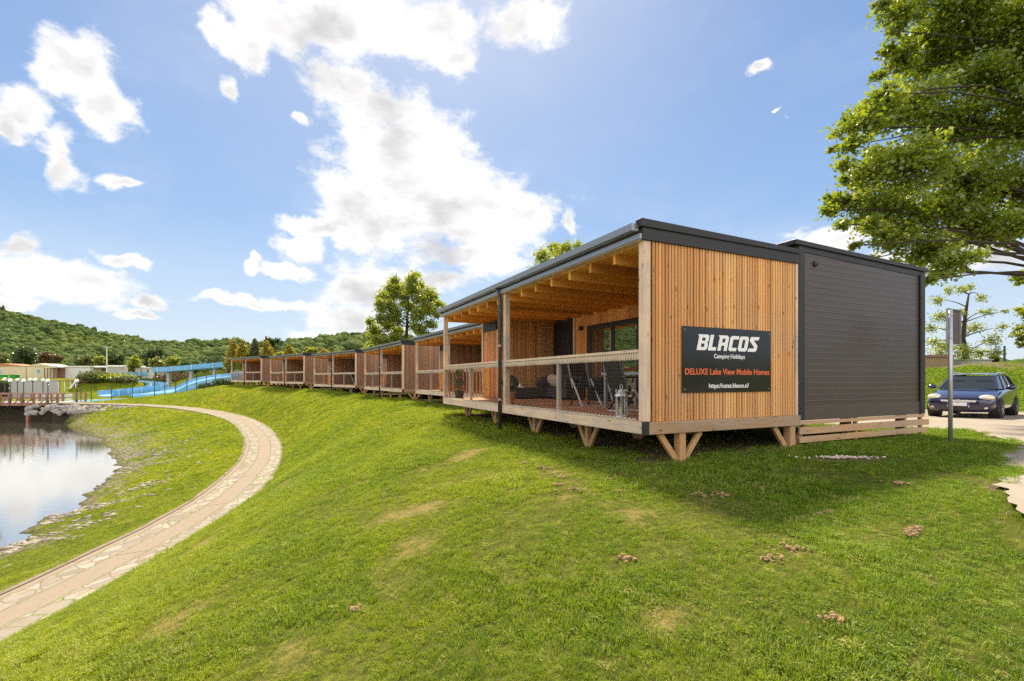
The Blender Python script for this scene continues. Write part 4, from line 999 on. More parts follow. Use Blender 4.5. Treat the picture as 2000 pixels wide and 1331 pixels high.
# ------------------------------------------------------------------ trees
def twig_leaves(c_, r_, ntw, nl, rg, jit=.13):
    c_ = np.array(c_); r_ = np.array(r_)
    d_ = rg.normal(size=(ntw, 3)); d_ /= np.linalg.norm(d_, axis=1)[:, None]
    ends = c_+d_*r_*rg.uniform(.65, 1.08, (ntw, 1)); k = rg.integers(0, ntw, nl); f = rg.uniform(.25, 1.05, nl)[:, None]
    return c_*(1-f)+ends[k]*f+rg.normal(size=(nl, 3))*r_*jit, ends
def grow_tree(name, label, base, trunk, tr, clumps, leaf, lsize, nl, seed, group=None, shape='kite', ntw=14, cat='tree', jit=.13, limb=.5, twigs=True, bark='bark'):
    """trunk: world points from the ground up; clumps: (centre, radii) in world space; every clump hangs on a limb of its own"""
    rg = np.random.default_rng(seed); o = tag(empty(name, base), label, cat, group); B = Vector(base)
    tp = [Vector(p)-B for p in trunk]; mb = MB(); n = len(tp)
    mb.tube(tp, [tr*(1-.75*i/(n-1)) for i in range(n)], 9)
    tot = sum(c[1][0]*c[1][1] for c in clumps); allp = []
    lim = MB()
    for c_, r_ in clumps:
        c_ = Vector(c_)-B
        best = min(range(n), key=lambda i: (tp[i]-c_).length+max(0, tp[i].z-c_.z)*1.2+(.0 if i else 50))
        a = tp[best]; L = (c_-a).length
        m_ = (a+c_)/2+Vector((rg.normal(0, L*.08), rg.normal(0, L*.08), abs(rg.normal(0, L*.10))+L*.04))
        pts = [a*(1-f)**2+m_*2*f*(1-f)+c_*f*f for f in (0, .25, .5, .75, 1)]
        r0 = tr*limb*(.35+.65*min(1, L/6))*(1-.6*best/n)
        lim.tube(pts, [r0, r0*.75, r0*.55, r0*.4, r0*.22], 6)
        cnt = int(nl*len(clumps)*r_[0]*r_[1]/tot)
        P_, ends = twig_leaves(c_, r_, ntw, cnt, rg, jit); allp.append(P_)
        if twigs:
            for e in ends[:ntw]: lim.tube([c_, (c_+Vector(e))/2+Vector((0,0,.05*r_[2])), Vector(e)], [r0*.2, r0*.13, r0*.05], 4, cap=False)
    mb.build('trunk', M[bark], o, smooth=True); lim.build('limbs', M[bark], o, smooth=True)
    leaves_at(None, np.vstack(allp), lsize, leaf, 'crown', o, up=.9, seed=seed, shape=shape)
    return o
# the large maple whose crown hangs in from the right
g3 = np.random.default_rng(31)
mc = [(1768,25,48),(1850,35,70),(1945,45,80),(1765,110,38),(1830,125,72),(1930,150,85),(1695,232,52),(1775,215,75),(1865,245,80),(1965,255,80),
      (1662,285,30),(1705,325,58),(1785,325,75),(1885,350,80),(1985,360,70),(1650,398,34),(1720,405,62),(1815,425,72),(1920,445,70),(1995,440,50),(1742,462,48),(1805,492,50),
      (1868,510,42),(1835,535,25),(1730,185,30),(1985,120,60),(2000,545,22),(1700,440,26),
      (2060,60,90),(2080,200,100),(2100,350,90),(2180,100,110),(2200,280,110),(2320,160,120),(2330,330,100),(2420,260,100),(1900,-60,90),(2050,-90,110),(2200,-80,120),(1800,-70,60),(2350,-20,110),(2150,-220,120)]
CLM = []
for (a, b) in ((1722,8),(1738,60),(1728,100),(1716,150),(1708,195),(1650,236),(1634,262),(1628,292),(1650,322),(1650,352),(1622,385),(1618,412),(1645,440),(1672,480),(1702,506),(1745,512),(1775,530),(1812,548),(1700,300),(1680,360),(1690,215)): mc.append((a, b, g3.uniform(11, 20)))
for (a, b, r_) in mc:
    Y = 15.2+g3.uniform(-2.0, 2.0); rr = r_/F*Y*1.0
    CLM.append((at(a, b, Y), (rr*1.03, rr*1.2, rr*.72)))
tb_ = (18.8, 16.0); zb = float(terr(np.array([tb_[0]]), np.array([tb_[1]]))[0])
grow_tree('maple_tree', 'large leafy maple overhanging the dark box of the nearest cabin, its trunk out of view', (tb_[0], tb_[1], zb),
    [(18.8,16,zb),(18.7,15.9,1),(18.5,15.8,3.2),(18.6,15.6,5.4),(18.3,15.5,7.5),(18.4,15.4,10),(18.6,15.4,12.5)], .42, CLM, 'maple_leaf', .112, 3000, 77, shape='maple', ntw=34, limb=.20, jit=.15)
def px_clumps(lst, Y, flat=.85, dep=1.1, jy=1.0, seed=1):
    rg = np.random.default_rng(seed); out = []
    for (a, b, r_) in lst:
        y_ = Y+rg.uniform(-jy, jy); rr = r_/F*y_; out.append((at(a, b, y_), (rr, rr*dep, rr*flat)))
    return out
zc = -1.2
grow_tree('broadleaf_tree', 'airy green tree rising behind the roofs of the second and third cabins', tuple(at(795, 740, 48))[:2]+(zc,),
    [at(795,764,48), at(794,700,48), at(793,660,48), at(795,640,48), at(796,610,48), at(797,585,48), at(800,560,48)], .24,
    px_clumps([(772,547,10),(778,567,17),(806,545,12),(815,538,8),(806,565,14),(745,578,10),(761,580,15),(823,583,17),(846,582,12),(857,594,9),(836,603,16),(745,602,12),(773,622,18),(757,637,14),(722,627,8),(731,642,12),(815,617,17),(842,634,11),(822,645,12),(738,662,12),(754,668,12),(790,668,12),(836,655,10),(790,592,9),(725,655,10),(790,575,14),(800,600,12),(765,598,14),(745,622,12),(778,648,12),(810,640,10),(850,612,11),(735,650,12),(820,560,11),(835,572,12),(762,562,11),(742,592,10),(868,598,6),(800,548,8),(770,660,12)], 48, jy=2.0),
    'fresh_leaf', .21, 640, 5, ntw=20, limb=.35, jit=.36)
grow_tree('round_tree', 'treetop showing over the veranda roof of the nearest cabin', tuple(at(1095, 740, 36))[:2]+(zc,),
    [at(1095,772,36), at(1095,640,36), at(1093,560,36), at(1092,520,36), at(1092,495,36)], .26,
    px_clumps([(1060,503,18),(1083,487,17),(1108,482,17),(1130,480,13),(1100,505,24),(1075,520,22),(1125,510,20),(1050,535,20),(1140,540,25),(1095,550,40)], 36, jy=1.5), 'fresh_leaf', .17, 900, 6, ntw=16, jit=.24, limb=.3)
grow_tree('gnarled_tree', 'sparse old tree with dark twisting limbs behind the sign pole', tuple(at(1885, 712, 38))[:2]+(.6,),
    [at(1885,728,38), at(1886,690,38), at(1880,660,38), at(1884,630,38), at(1888,600,38), at(1892,575,38)], .24,
    px_clumps([(1828,588,12),(1850,568,10),(1880,565,12),(1915,583,10),(1840,620,15),(1818,640,13),(1862,640,17),(1850,675,17),(1835,690,16),(1880,690,18),(1905,640,14),(1925,610,11),(1935,665,15),(1915,690,13),(1948,688,13),(1955,640,9),(1822,668,12),(1895,560,8),(1965,608,6),(1875,610,10)], 38, jy=2.5),
    'fresh_leaf', .15, 260, 8, ntw=12, limb=.5, jit=.34)
grow_tree('edge_tree', 'green tree cut by the right edge of the photo beyond the grass bank', tuple(at(2020, 712, 34))[:2]+(.8,),
    [at(2025,715,34), at(2025,670,34), at(2022,620,34)], .18, px_clumps([(1994,640,14),(1997,655,18),(1990,603,7),(2010,610,20),(2030,640,35),(2045,600,30),(1998,672,12)], 34, jy=1), 'fresh_leaf', .2, 500, 12)
grow_tree('edge_tree', 'dark leafy twigs entering at the left edge above the hill', tuple(at(-60, 740, 40))[:2]+(-3.5,),
    [at(-60,835,40), at(-60,700,40), at(-55,620,40)], .3, px_clumps([(2,602,7),(-14,608,14),(-4,668,6),(-20,665,16),(-60,600,40),(-50,650,40),(-90,560,50)], 40, jy=1), 'dark_leaf', .2, 500, 13)
def round_far(lst):
    for (name, lab, x0, x1, y0, y1, Y, leaf, n, seed, kind) in lst:
        rg = np.random.default_rng(seed); cx, w_ = (x0+x1)/2, (x1-x0)/2; k = []
        if kind == 'cone':
            H = y1-y0
            for i in range(16):
                f = (i+.5)/16; yy = y1-H*f; r_ = w_*(1-f*.72)*1.3; k.append((cx+rg.normal(0, w_*.16), yy, max(r_, w_*.30)))
        else:
            for i in range(18):
                a = rg.uniform(0, 6.28); q = math.sqrt(rg.random())*.62
                k.append((cx+w_*q*math.cos(a), (y0+y1)/2+(y1-y0)/2*q*math.sin(a)*1.0, w_*.36*rg.uniform(.7, 1.2)))
        zb = float(terr(np.array([at(cx, 740, Y).x]), np.array([float(Y)]))[0]) if Y < 110 else 0
        b = at(cx, 740, Y); base = (b.x, b.y, zb)
        top = at(cx, y0*.8+y1*.2, Y)
        grow_tree(name, lab, base, [Vector(base), Vector((b.x, b.y, (zb+top.z)/2)), top], .25 if kind != 'cone' else .1, px_clumps(k, Y, 1.0, 1.0, w_/F*Y*.5 if kind != 'cone' else .1, seed), leaf, .32*(Y/100) if kind != 'cone' else .26, int(n*1.7), seed, GTR if kind != 'cone' else 'golden conifers at the end of the cabin row', ntw=8, jit=.22, twigs=False)
GTR = 'trees behind the holiday homes'
round_far([
 ('broadleaf_tree', 'broad dark green tree behind the cream homes', 14, 80, 674, 722, 125, 'dark_leaf', 260, 21, 'r'),
 ('broadleaf_tree', 'low copper brown tree beside the broad dark one', 70, 124, 689, 718, 122, 'copper_leaf', 200, 22, 'r'),
 ('broadleaf_tree', 'mid green tree at the left edge behind the cream homes', -30, 24, 688, 720, 128, 'olive_leaf', 200, 23, 'r'),
 ('broadleaf_tree', 'low olive brown tree behind the long white home', 142, 196, 690, 720, 124, 'olive_leaf', 200, 24, 'r'),
 ('broadleaf_tree', 'dark green tree left of the tall lamp pole', 180, 214, 694, 718, 120, 'fresh_leaf', 180, 25, 'r'),
 ('broadleaf_tree', 'dark green tree right of the tall lamp pole', 206, 246, 691, 718, 122, 'dark_leaf', 200, 26, 'r'),
 ('broadleaf_tree', 'yellowish green tree in front of the white home wall', 246, 277, 694, 730, 104, 'fresh_leaf', 260, 27, 'r'),
 ('broadleaf_tree', 'taller dark tree behind the pale bush', 270, 326, 679, 720, 130, 'dark_leaf', 260, 28, 'r'),
 ('bush', 'pale yellow bush left of the upper blue slide', 289, 319, 698, 720, 108, 'pale_leaf', 200, 29, 'r'),
 ('broadleaf_tree', 'small light green tree behind the left end of the upper blue slide', 325, 352, 693, 722, 112, 'fresh_leaf', 200, 30, 'r'),
 ('golden_conifer', 'first golden conifer from the left, tall and narrow', 443, 467, 665, 716, 76, 'golden_leaf', 260, 31, 'cone'),
 ('golden_conifer', 'second golden conifer from the left, tall and narrow', 463, 487, 666, 716, 75, 'golden_leaf', 260, 32, 'cone'),
 ('golden_conifer', 'third golden conifer from the left, greenest and topmost', 485, 510, 664, 716, 76, 'olive_leaf', 260, 33, 'cone'),
 ('golden_conifer', 'fourth golden conifer from the left, brightest yellow', 508, 536, 668, 716, 75, 'golden_leaf', 280, 34, 'cone'),
 ('bush', 'low golden bush at the foot of the first conifer', 436, 456, 690, 728, 73, 'golden_leaf', 160, 35, 'r'),
 ('broadleaf_tree', 'round dark tree standing behind the golden conifers', 510, 551, 653, 694, 92, 'dark_leaf', 300, 36, 'r'),
 ('bush', 'small orange gold conifer behind the roof of the fifth cabin', 555, 577, 677, 706, 80, 'golden_leaf', 200, 37, 'cone'),
 ('broadleaf_tree', 'pale green tree behind the roof of the fourth cabin', 590, 624, 675, 704, 90, 'fresh_leaf', 220, 38, 'r'),
 ('bush', 'golden bush behind the roof of the fourth cabin', 622, 648, 682, 700, 84, 'golden_leaf', 160, 39, 'r'),
 ('broadleaf_tree', 'green shrubby tree left of the airy tree behind the third cabin', 700, 752, 664, 704, 60, 'fresh_leaf', 240, 40, 'r'),
 ('bush', 'light green bush between the round dark tree and the orange conifer', 534, 556, 686, 706, 82, 'fresh_leaf', 160, 41, 'r'),
 ('bush', 'green bush on the bank behind the concrete edge', 1930, 1952, 693, 712, 40, 'olive_leaf', 200, 42, 'r'),
])

# ------------------------------------------------------------------ wooded hills
def hill(name, ridge, Yr, Yf, zf, step, seed):
    rp = np.array(ridge, float); X = (rp[:, 0]-HX)/F*Yr; Z = (HY-rp[:, 1])/F*Yr
    xs_ = np.arange(X.min(), X.max(), step); zr = np.interp(xs_, X, Z); v = VN(seed)
    nv = 24; V = []; 
    for j in range(nv+3):
        f = min(j/nv, 1.0); y = Yf+(Yr-Yf)*f
        xx = xs_*(1 if True else 0)
        zz = zf+(zr-zf)*(f**.85)+v(xx, np.full_like(xx, y), 90)*14*np.sin(math.pi*min(f, 1)) 
        if j > nv: zz = zr-(j-nv)*25; y = Yr+(j-nv)*150
        V.append(np.stack([xx, np.full_like(xx, y), zz], 1))
    V = np.array(V); m_, n_ = V.shape[:2]; id_ = np.arange(m_*n_).reshape(m_, n_)
    lp = np.stack([id_[:-1, :-1], id_[:-1, 1:], id_[1:, 1:], id_[1:, :-1]], -1).reshape(-1)
    o = np_mesh(name, V.reshape(-1, 3), lp, np.full((m_-1)*(n_-1), 4), M['hillside'], smooth=True)
    return tag(o, kind='structure'), xs_, V
m, t, o_ = newmat('hillside'); pos = t.add('ShaderNodeNewGeometry').outputs['Position']
principled(t, o_, t.mix(t.noise(pos, .03, 5, .6), (.04, .075, .02), (.09, .13, .03)), .95, spec=.1); M['hillside'] = m
m, t, o_ = newmat('forest_canopy'); g = t.add('ShaderNodeNewGeometry'); pos = g.outputs['Position']; r_ = g.outputs['Random Per Island']
col = t.mix(r_, (.040, .075, .022), (.14, .19, .045)); col = t.mix(t.ramp(t.noise(pos, .012, 4, .6), .45, .65, 0, .6), col, (.16, .19, .03))
col = t.mix(t.ramp(t.noise(pos, .55, 4, .75), .42, .62, 0, .75), col, (.018, .04, .012))
principled(t, o_, col, .95, bump=t.noise(pos, .7, 4, .7), bs=1, bd=1.2, spec=.1); M['canopy'] = m
ico = bmesh.new(); bmesh.ops.create_icosphere(ico, subdivisions=2, radius=1); ico.verts.ensure_lookup_table()
IV = np.array([v_.co[:] for v_ in ico.verts]); IF = np.array([[v_.index for v_ in f_.verts] for f_ in ico.faces]); ico.free()
def forest(name, xs_, V, n, rmin, rmax, seed, fcut=0):
    rg = np.random.default_rng(seed); m_, n_ = V.shape[:2]
    j = rg.random(n)**.85*(m_-3); i = rg.random(n)*(n_-2); j0 = j.astype(int); i0 = i.astype(int); fj = (j-j0)[:, None]; fi = (i-i0)[:, None]
    P_ = (V[j0, i0]*(1-fi)+V[j0, i0+1]*fi)*(1-fj)+(V[j0+1, i0]*(1-fi)+V[j0+1, i0+1]*fi)*fj
    r_ = rg.uniform(rmin, rmax, n)*(.75+.6*rg.random(n)**3)
    k = len(IV); jit = 1+rg.normal(0, .17, (n, k, 1)); A = IV[None]*jit*r_[:, None, None]*np.array([1, 1, .95])+(P_+np.stack([np.zeros(n), np.zeros(n), r_*.55], 1))[:, None]
    L_ = (IF[None]+np.arange(n)[:, None, None]*k).reshape(-1)
    return tag(np_mesh(name, A.reshape(-1, 3), L_, np.full(n*len(IF), 3), M['canopy'], smooth=False), kind='stuff')
h1, x1_, V1 = hill('hills', [(-900,520),(-400,560),(-200,582),(0,612),(50,620),(100,631),(150,641),(200,652),(250,664),(300,673),(345,678),(400,688),(460,697),(560,712)], 620, 190, -1, 9, 3)
forest('hill_forest', x1_, V1, 20000, 2.0, 4.2, 4)
h2, x2_, V2 = hill('hills', [(100,700),(250,695),(330,686),(360,680),(400,676),(450,670),(480,673),(515,689),(560,692),(600,683),(650,669),(690,661),(720,658),(780,663),(850,670),(1000,690),(1300,700),(1800,716),(2000,716),(2500,720)], 1050, 420, -1, 14, 8)
forest('hill_forest', x2_, V2, 12000, 4.0, 7.5, 6)

# ------------------------------------------------------------------ homes, wall and pergola beyond the lake
def home(lab, x0, x1, yt, yb, Y, wall, roof, wins, depth=4, porch=None, gable=False):
    a = at(x0, yb, Y); b = at(x1, yb, Y); zt = at(x0, yt, Y).z; zb = min(a.z, -.1); W = b.x-a.x
    o = tag(empty('mobile_home', (a.x, Y, zb)), lab, 'mobile home', 'holiday homes beyond the lake'); H = zt-zb
    MB().box(0, W, 0, depth, 0, H-.25).build('wall', M[wall], o)
    if gable:
        r_ = MB().quadmesh([(-.15,-.2,H-.25),(W+.15,-.2,H-.25),(W/2,-.2,H+.3),(-.15,depth+.2,H-.25),(W+.15,depth+.2,H-.25),(W/2,depth+.2,H+.3)], [(0,1,2),(5,4,3),(0,2,5,3),(2,1,4,5),(0,3,4,1)])
    else: r_ = MB().box(-.15, W+.15, -.25, depth+.2, H-.249, H-.02)
    r_.build('roof', M[roof], o)
    for (wx0, wx1, wy0, wy1) in wins:
        p = at(wx0, wy1, Y); q = at(wx1, wy0, Y)
        f_ = MB().box(p.x-a.x, q.x-a.x, -.05, -.002, p.z-zb, q.z-zb).build('window', M['white'], o)
        MB().box(p.x-a.x+.08, q.x-a.x-.08, -.065, -.051, p.z-zb+.08, q.z-zb-.08).build('pane', M['glass'], f_)
    if porch:
        (px0, px1) = porch; p = at(px0, yb, Y).x-a.x; q = at(px1, yb, Y).x-a.x
        MB().box(p, q, -2.2, -.26, H-.4, H-.28).build('porch_roof', M['white'], o)
        MB().box(p, q, -2.1, -.06, 0, .2).build('porch_floor', M['brownwood'], o)
        for k in range(5):
            x_ = p+(q-p)*k/4; MB().box(x_-.06, x_+.06, -2.1, -1.98, .2, H-.41).build('porch_post', M['brownwood'], o)
        MB().box(p+.07, q-.07, -.04, -.003, .21, H-.5).build('porch_wall', M['brownwood'], o)
    return o
home('long cream holiday home with a red brown roof at the left edge', -40, 50, 713, 740, 104, 'cream', 'terraroof', [(-5, 4, 720, 730)], gable=True)
home('cream holiday home with a gabled roof and one grey window', 53, 104, 713, 740, 102, 'cream', 'cream', [(71, 80, 721, 730)], gable=True)
home('pale flat roofed home with a brown timber porch at its left', 105, 176, 715, 740, 103, 'palewall', 'white', [(153, 160, 723, 731), (168, 174, 723, 731)], porch=(105, 128))
home('pale flat roofed home with a red brown porch behind the tall lamp pole', 177, 212, 715, 736, 106, 'palewall', 'white', [(184, 189, 722, 730)], porch=(190, 210))
home('plain pale home between the tall lamp pole and the yellowish tree', 213, 256, 714, 736, 110, 'palewall', 'white', [(222, 228, 722, 729)])
home('low pale home left of the upper blue slide', 268, 306, 717, 731, 113, 'palewall', 'white', [(272, 278, 721, 728), (286, 292, 721, 728)])
lp_ = at(208.6, 740, 98); LPz = 0
tl = tag(empty('lamp_pole', (lp_.x, 98, LPz-.1)), 'tall slim lamp pole rising above the pale homes', 'lamp pole')
hgt = at(0, 678, 98).z; MB().tube([(0,0,0),(0,0,hgt)], [.11,.07], 8).build('pole', M['white'], tl); MB().box(-.5, .5, -.12, .12, hgt, hgt+.14).build('lamp_head', M['steel'], tl)
for (px_, lab) in ((28, 'green waste bin nearest the gabled cream home'), (5, 'green waste bin at the left edge')):
    p = at(px_, 740, 99); b_ = tag(empty('waste_bin', (p.x, 99, p.z-.1)), lab, 'bin', 'green bins by the homes')
    MB().quadmesh([(-.55,-.4,0),(.55,-.4,0),(.55,.4,0),(-.55,.4,0),(-.65,-.5,.85),(.65,-.5,.85),(.65,.5,.85),(-.65,.5,.85)], [(0,3,2,1),(4,5,6,7),(0,1,5,4),(1,2,6,5),(2,3,7,6),(3,0,4,7)]).build('bin_body', M['green'], b_)
    MB().box(-.7, .7, -.55, .55, .851, .93).build('lid', M['green'], b_, bevel=.02)
# white retaining wall and pergola
YW = 76
p0 = at(18, 744.5, YW); p1 = at(113, 744.5, YW)
rw = tag(empty('retaining_wall', (p0.x, YW, -3.2)), 'tall pale stained retaining wall behind the wooden bridge', 'wall')
MB().box(0, p1.x-p0.x, 0, .4, 0, p0.z+3.2).build('wall', M['whitewall'], rw); MB().box(-.1, p1.x-p0.x+.1, -.08, .5, p0.z+3.201, p0.z+3.33).build('coping', M['concrete'], rw)
iv = tag(empty('hedge', tuple(at(-30, 740, YW))[:2]+(-3,)), 'dark ivy hedge left of the pale retaining wall', 'hedge')
rgi = np.random.default_rng(3); ivp = np.stack([rgi.uniform(-5, 3.9, 2600), rgi.uniform(-.5, .6, 2600), rgi.uniform(0, 2.6, 2600)], 1)
leaves_at(None, ivp, .3, 'dark_leaf', 'foliage', iv); MB().box(-5, 3.7, -.1, .3, 0, 2.3).build('stems', M['bark'], iv)
q0 = at(114, 740, YW); pg = tag(empty('pergola', (q0.x, YW, -3.0)), 'dark roofed pergola with white posts right of the retaining wall', 'pergola')
wd_ = at(150, 740, YW).x-q0.x
MB().box(0, wd_, 0, 2.4, 2.55, 2.72).build('roof', M['brownwood'], pg)
MB().box(0, wd_, 2.2, 2.4, 0, 2.549).build('back_wall', M['brownwood'], pg)
for k in range(4): MB().box(wd_*k/3-.06, wd_*k/3+.06, 0, .12, 0, 2.549).build('post', M['white'], pg)
sl0 = at(149, 744, 73); sl1 = at(133, 768, 73)
sb = tag(empty('stair_rail', tuple(sl1)), 'sloping white stair side in front of the pergola', 'stair rail')
MB().bar((0,0,0), sl0-sl1, .35, .22).build('stair_side', M['white'], sb); MB().box((sl0-sl1).x-.08, (sl0-sl1).x+.08, -.08, .08, -1.2, (sl0-sl1).z-.1).build('post', M['white'], sb)

# ------------------------------------------------------------------ bridge, globe lamps, stone edge
ZB = -2.85
br = tag(empty('footbridge', (-62, 58.6, -5)), 'red brown timber footbridge over the end of the lake', 'bridge')
def rel(mb, name, mat, par=br): mb.v = [(a+62, b-58.6, c+5) for a, b, c in mb.v]; return mb.build(name, M[mat], par)
mb = MB(); x = -100
while x < -53.0: mb.box(x, x+.18, 57.6, 60.4, ZB-.05, ZB+.02); x += .2
rel(mb, 'deck', 'concrete'); rel(MB().box(-100, -53, 57.55, 57.7, ZB-.38, ZB-.06).box(-100, -53, 60.3, 60.45, ZB-.38, ZB-.06), 'girder', 'brownwood')
pxs = [-130, -105, -82, -60, -40, -20, 2, 19, 43, 66.5, 93, 113]
for px_ in pxs:
    X_ = (px_-HX)/F*57.6
    p_ = rel(MB().box(X_-.09, X_+.09, 57.45, 57.63, ZB-.3, ZB+.98), 'rail_post', 'brownwood')
    mb = MB().bar((X_, 57.4, ZB+.55), (X_-.55, 57.0, ZB-.25), .11, .11); mb.v = [(a+62, b-58.6, c+5) for a, b, c in mb.v]; mb.build('brace', M['brownwood'], p_)
    rel(MB().box(X_-.09+.8, X_+.09+.8, 60.35, 60.53, ZB-.3, ZB+.98), 'rail_post', 'brownwood')
x1r = (128-HX)/F*57.6
for (y0, y1) in ((57.43, 57.65), (60.33, 60.55)):
    rel(MB().box(-100, x1r, y0, y1, ZB+.985, ZB+1.08), 'handrail', 'brownwood')
    rel(MB().box(-100, x1r, y0+.06, y1-.06, ZB+.45, ZB+.55), 'mid_rail', 'brownwood')
for X_ in (-90, -82, -74, -66, -58): rel(MB().box(X_-.15, X_+.15, 57.8, 58.1, -6, ZB-.39).box(X_-.15, X_+.15, 60.0, 60.29, -6, ZB-.39), 'pile', 'brownwood')
rl_ = tag(empty('metal_railing', (at(70, 740, 62).x, 62, ZB-.1)), 'low white metal railing behind the right half of the bridge', 'railing')
L_ = at(140, 740, 62).x-at(70, 740, 62).x; mb = MB().box(0, L_, -.03, .03, .95, 1.0).box(0, L_, -.03, .03, .15, .19)
for k in range(30): mb.box(L_*k/29-.02, L_*k/29+.02, -.018, .018, .191, .949)
mb.build('railing_bars', M['white'], rl_)
def globe_lamp(px_, py_, Y, lab, twin=False):
    g_ = at(px_, py_, Y); zb = ZB
    o = tag(empty('globe_lamp', (g_.x, Y, zb)), lab, 'lamp', 'globe lamps along the bridge'); h = g_.z-zb
    MB().lathe([(.10,0),(.10,.3),(.05,.35),(.045,h-.35),(.09,h-.3),(.10,h-.2)], n=10).build('pole', M['darkpipe'], o, smooth=True)
    if twin:
        MB().box(-.35, .35, -.03, .03, h-.22, h-.17).build('arm', M['darkpipe'], o)
        for s_ in (-.33, .33): MB().ball((s_, 0, h), .22, 14, 8).build('globe', M['globe'], o, smooth=True)
    else: MB().ball((0, 0, h), .21, 14, 8).build('globe', M['globe'], o, smooth=True)
for (a, b, Y, lab, tw) in ((9,741,61,'globe lamp nearest the left edge of the bridge',0),(20,743.5,57.2,'globe lamp on the near side at the left part of the bridge',0),(34,742.5,63,'farther globe lamp between the second and the third near ones',0),(46,743.7,57.2,'globe lamp in front of the left half of the pale retaining wall',0),
    (64,742,62,'twin globe lamp before the middle of the retaining wall',1),(84,743,63,'farther globe lamp just left of the one by the wall end',0),(93.5,744,57.2,'globe lamp in front of the right end of the pale retaining wall',0),(150,744,58.6,'globe lamp at the right end of the bridge, beside the pergola',0)):
    globe_lamp(a, b, Y, lab, tw)
# stones under the bridge end and along the path edge
def rocks(mb, pts, rg):
    for (x_, y_, z_, r_) in pts:
        k = len(mb.v); A = IV*(1+rg.normal(0, .16, (len(IV), 1)))*np.array([r_*rg.uniform(.9, 1.5), r_*rg.uniform(.8, 1.2), r_*rg.uniform(.6, .95)])+np.array([x_, y_, z_])
        mb.v += [tuple(p) for p in A]; mb.f += [tuple(int(i)+k for i in f) for f in IF]
rg = np.random.default_rng(8); mb = MB(); pts = []
for i in range(90):
    f = rg.random(); X_ = -57+17*f; yb_ = np.interp(X_, [-57,-52.7,-48.5,-40.6], [58.2,57.3,56.0,53.6]); d_ = rg.uniform(0, 1.2)
    zz = np.interp(f, [0, 1], [-3.25, -3.1])-d_*.75*(1-f*.6); pts.append((X_, yb_-1.1-d_*.7, zz, rg.uniform(.22, .42)))
rocks(mb, pts, rg); sw = tag(mb.build('stone_wall', M['stone']), 'rough stone edging below the footpath where it reaches the bridge', 'stone wall')
pts = []
for i in range(260):
    X_ = rg.uniform(-92, -53); pts.append((X_, 60.6+rg.uniform(-.5, .5), rg.uniform(-5.1, -3.2), rg.uniform(.25, .6)))
mb = MB(); rocks(mb, pts, rg); tag(mb.build('stone_embankment', M['stone']), 'dark stone embankment in the shade under the footbridge', 'embankment')
# small stones washed up along the shore
rg = np.random.default_rng(18); n = 2300; k = rg.integers(8, len(SHORE)-6, n); f = rg.random(n)[:, None]; base_ = SHORE[k]*(1-f)+SHORE[k+1]*f
nn_ = np.stack([(SHORE[k+1]-SHORE[k])[:, 1], -(SHORE[k+1]-SHORE[k])[:, 0]], 1); nn_ /= np.linalg.norm(nn_, axis=1)[:, None]
off = np.abs(rg.normal(0, 2.6, n))[:, None]*np.interp(base_[:, 1], [14, 25, 40], [.35, 1, 1])[:, None]; P2 = base_+nn_*off
zz, kk = terr(P2[:, 0], P2[:, 1], True); ok = kk['inL'] & (~kk['inW']) & (kk['dP'] > .5); P3 = np.stack([P2[:, 0], P2[:, 1], zz], 1)[ok]
cl = vn(P3[:, 0], P3[:, 1], 1.3) > -.08; P3 = P3[cl]; r_ = rg.uniform(.02, .075, len(P3))*(.6+rg.random(len(P3)))
A = IV[None]*(1+rg.normal(0, .15, (len(P3), len(IV), 1)))*r_[:, None, None]*np.array([1.2, 1, .55])+P3[:, None]
m, t, o_ = newmat('pebble'); g = t.add('ShaderNodeNewGeometry'); principled(t, o_, t.mix(g.outputs['Random Per Island'], (.14, .12, .09), (.34, .30, .24)), .9); M['pebble'] = m
tag(np_mesh('shore_stones', A.reshape(-1, 3), (IF[None]+np.arange(len(P3))[:, None, None]*len(IV)).reshape(-1), np.full(len(P3)*len(IF), 3), M['pebble']), kind='stuff')

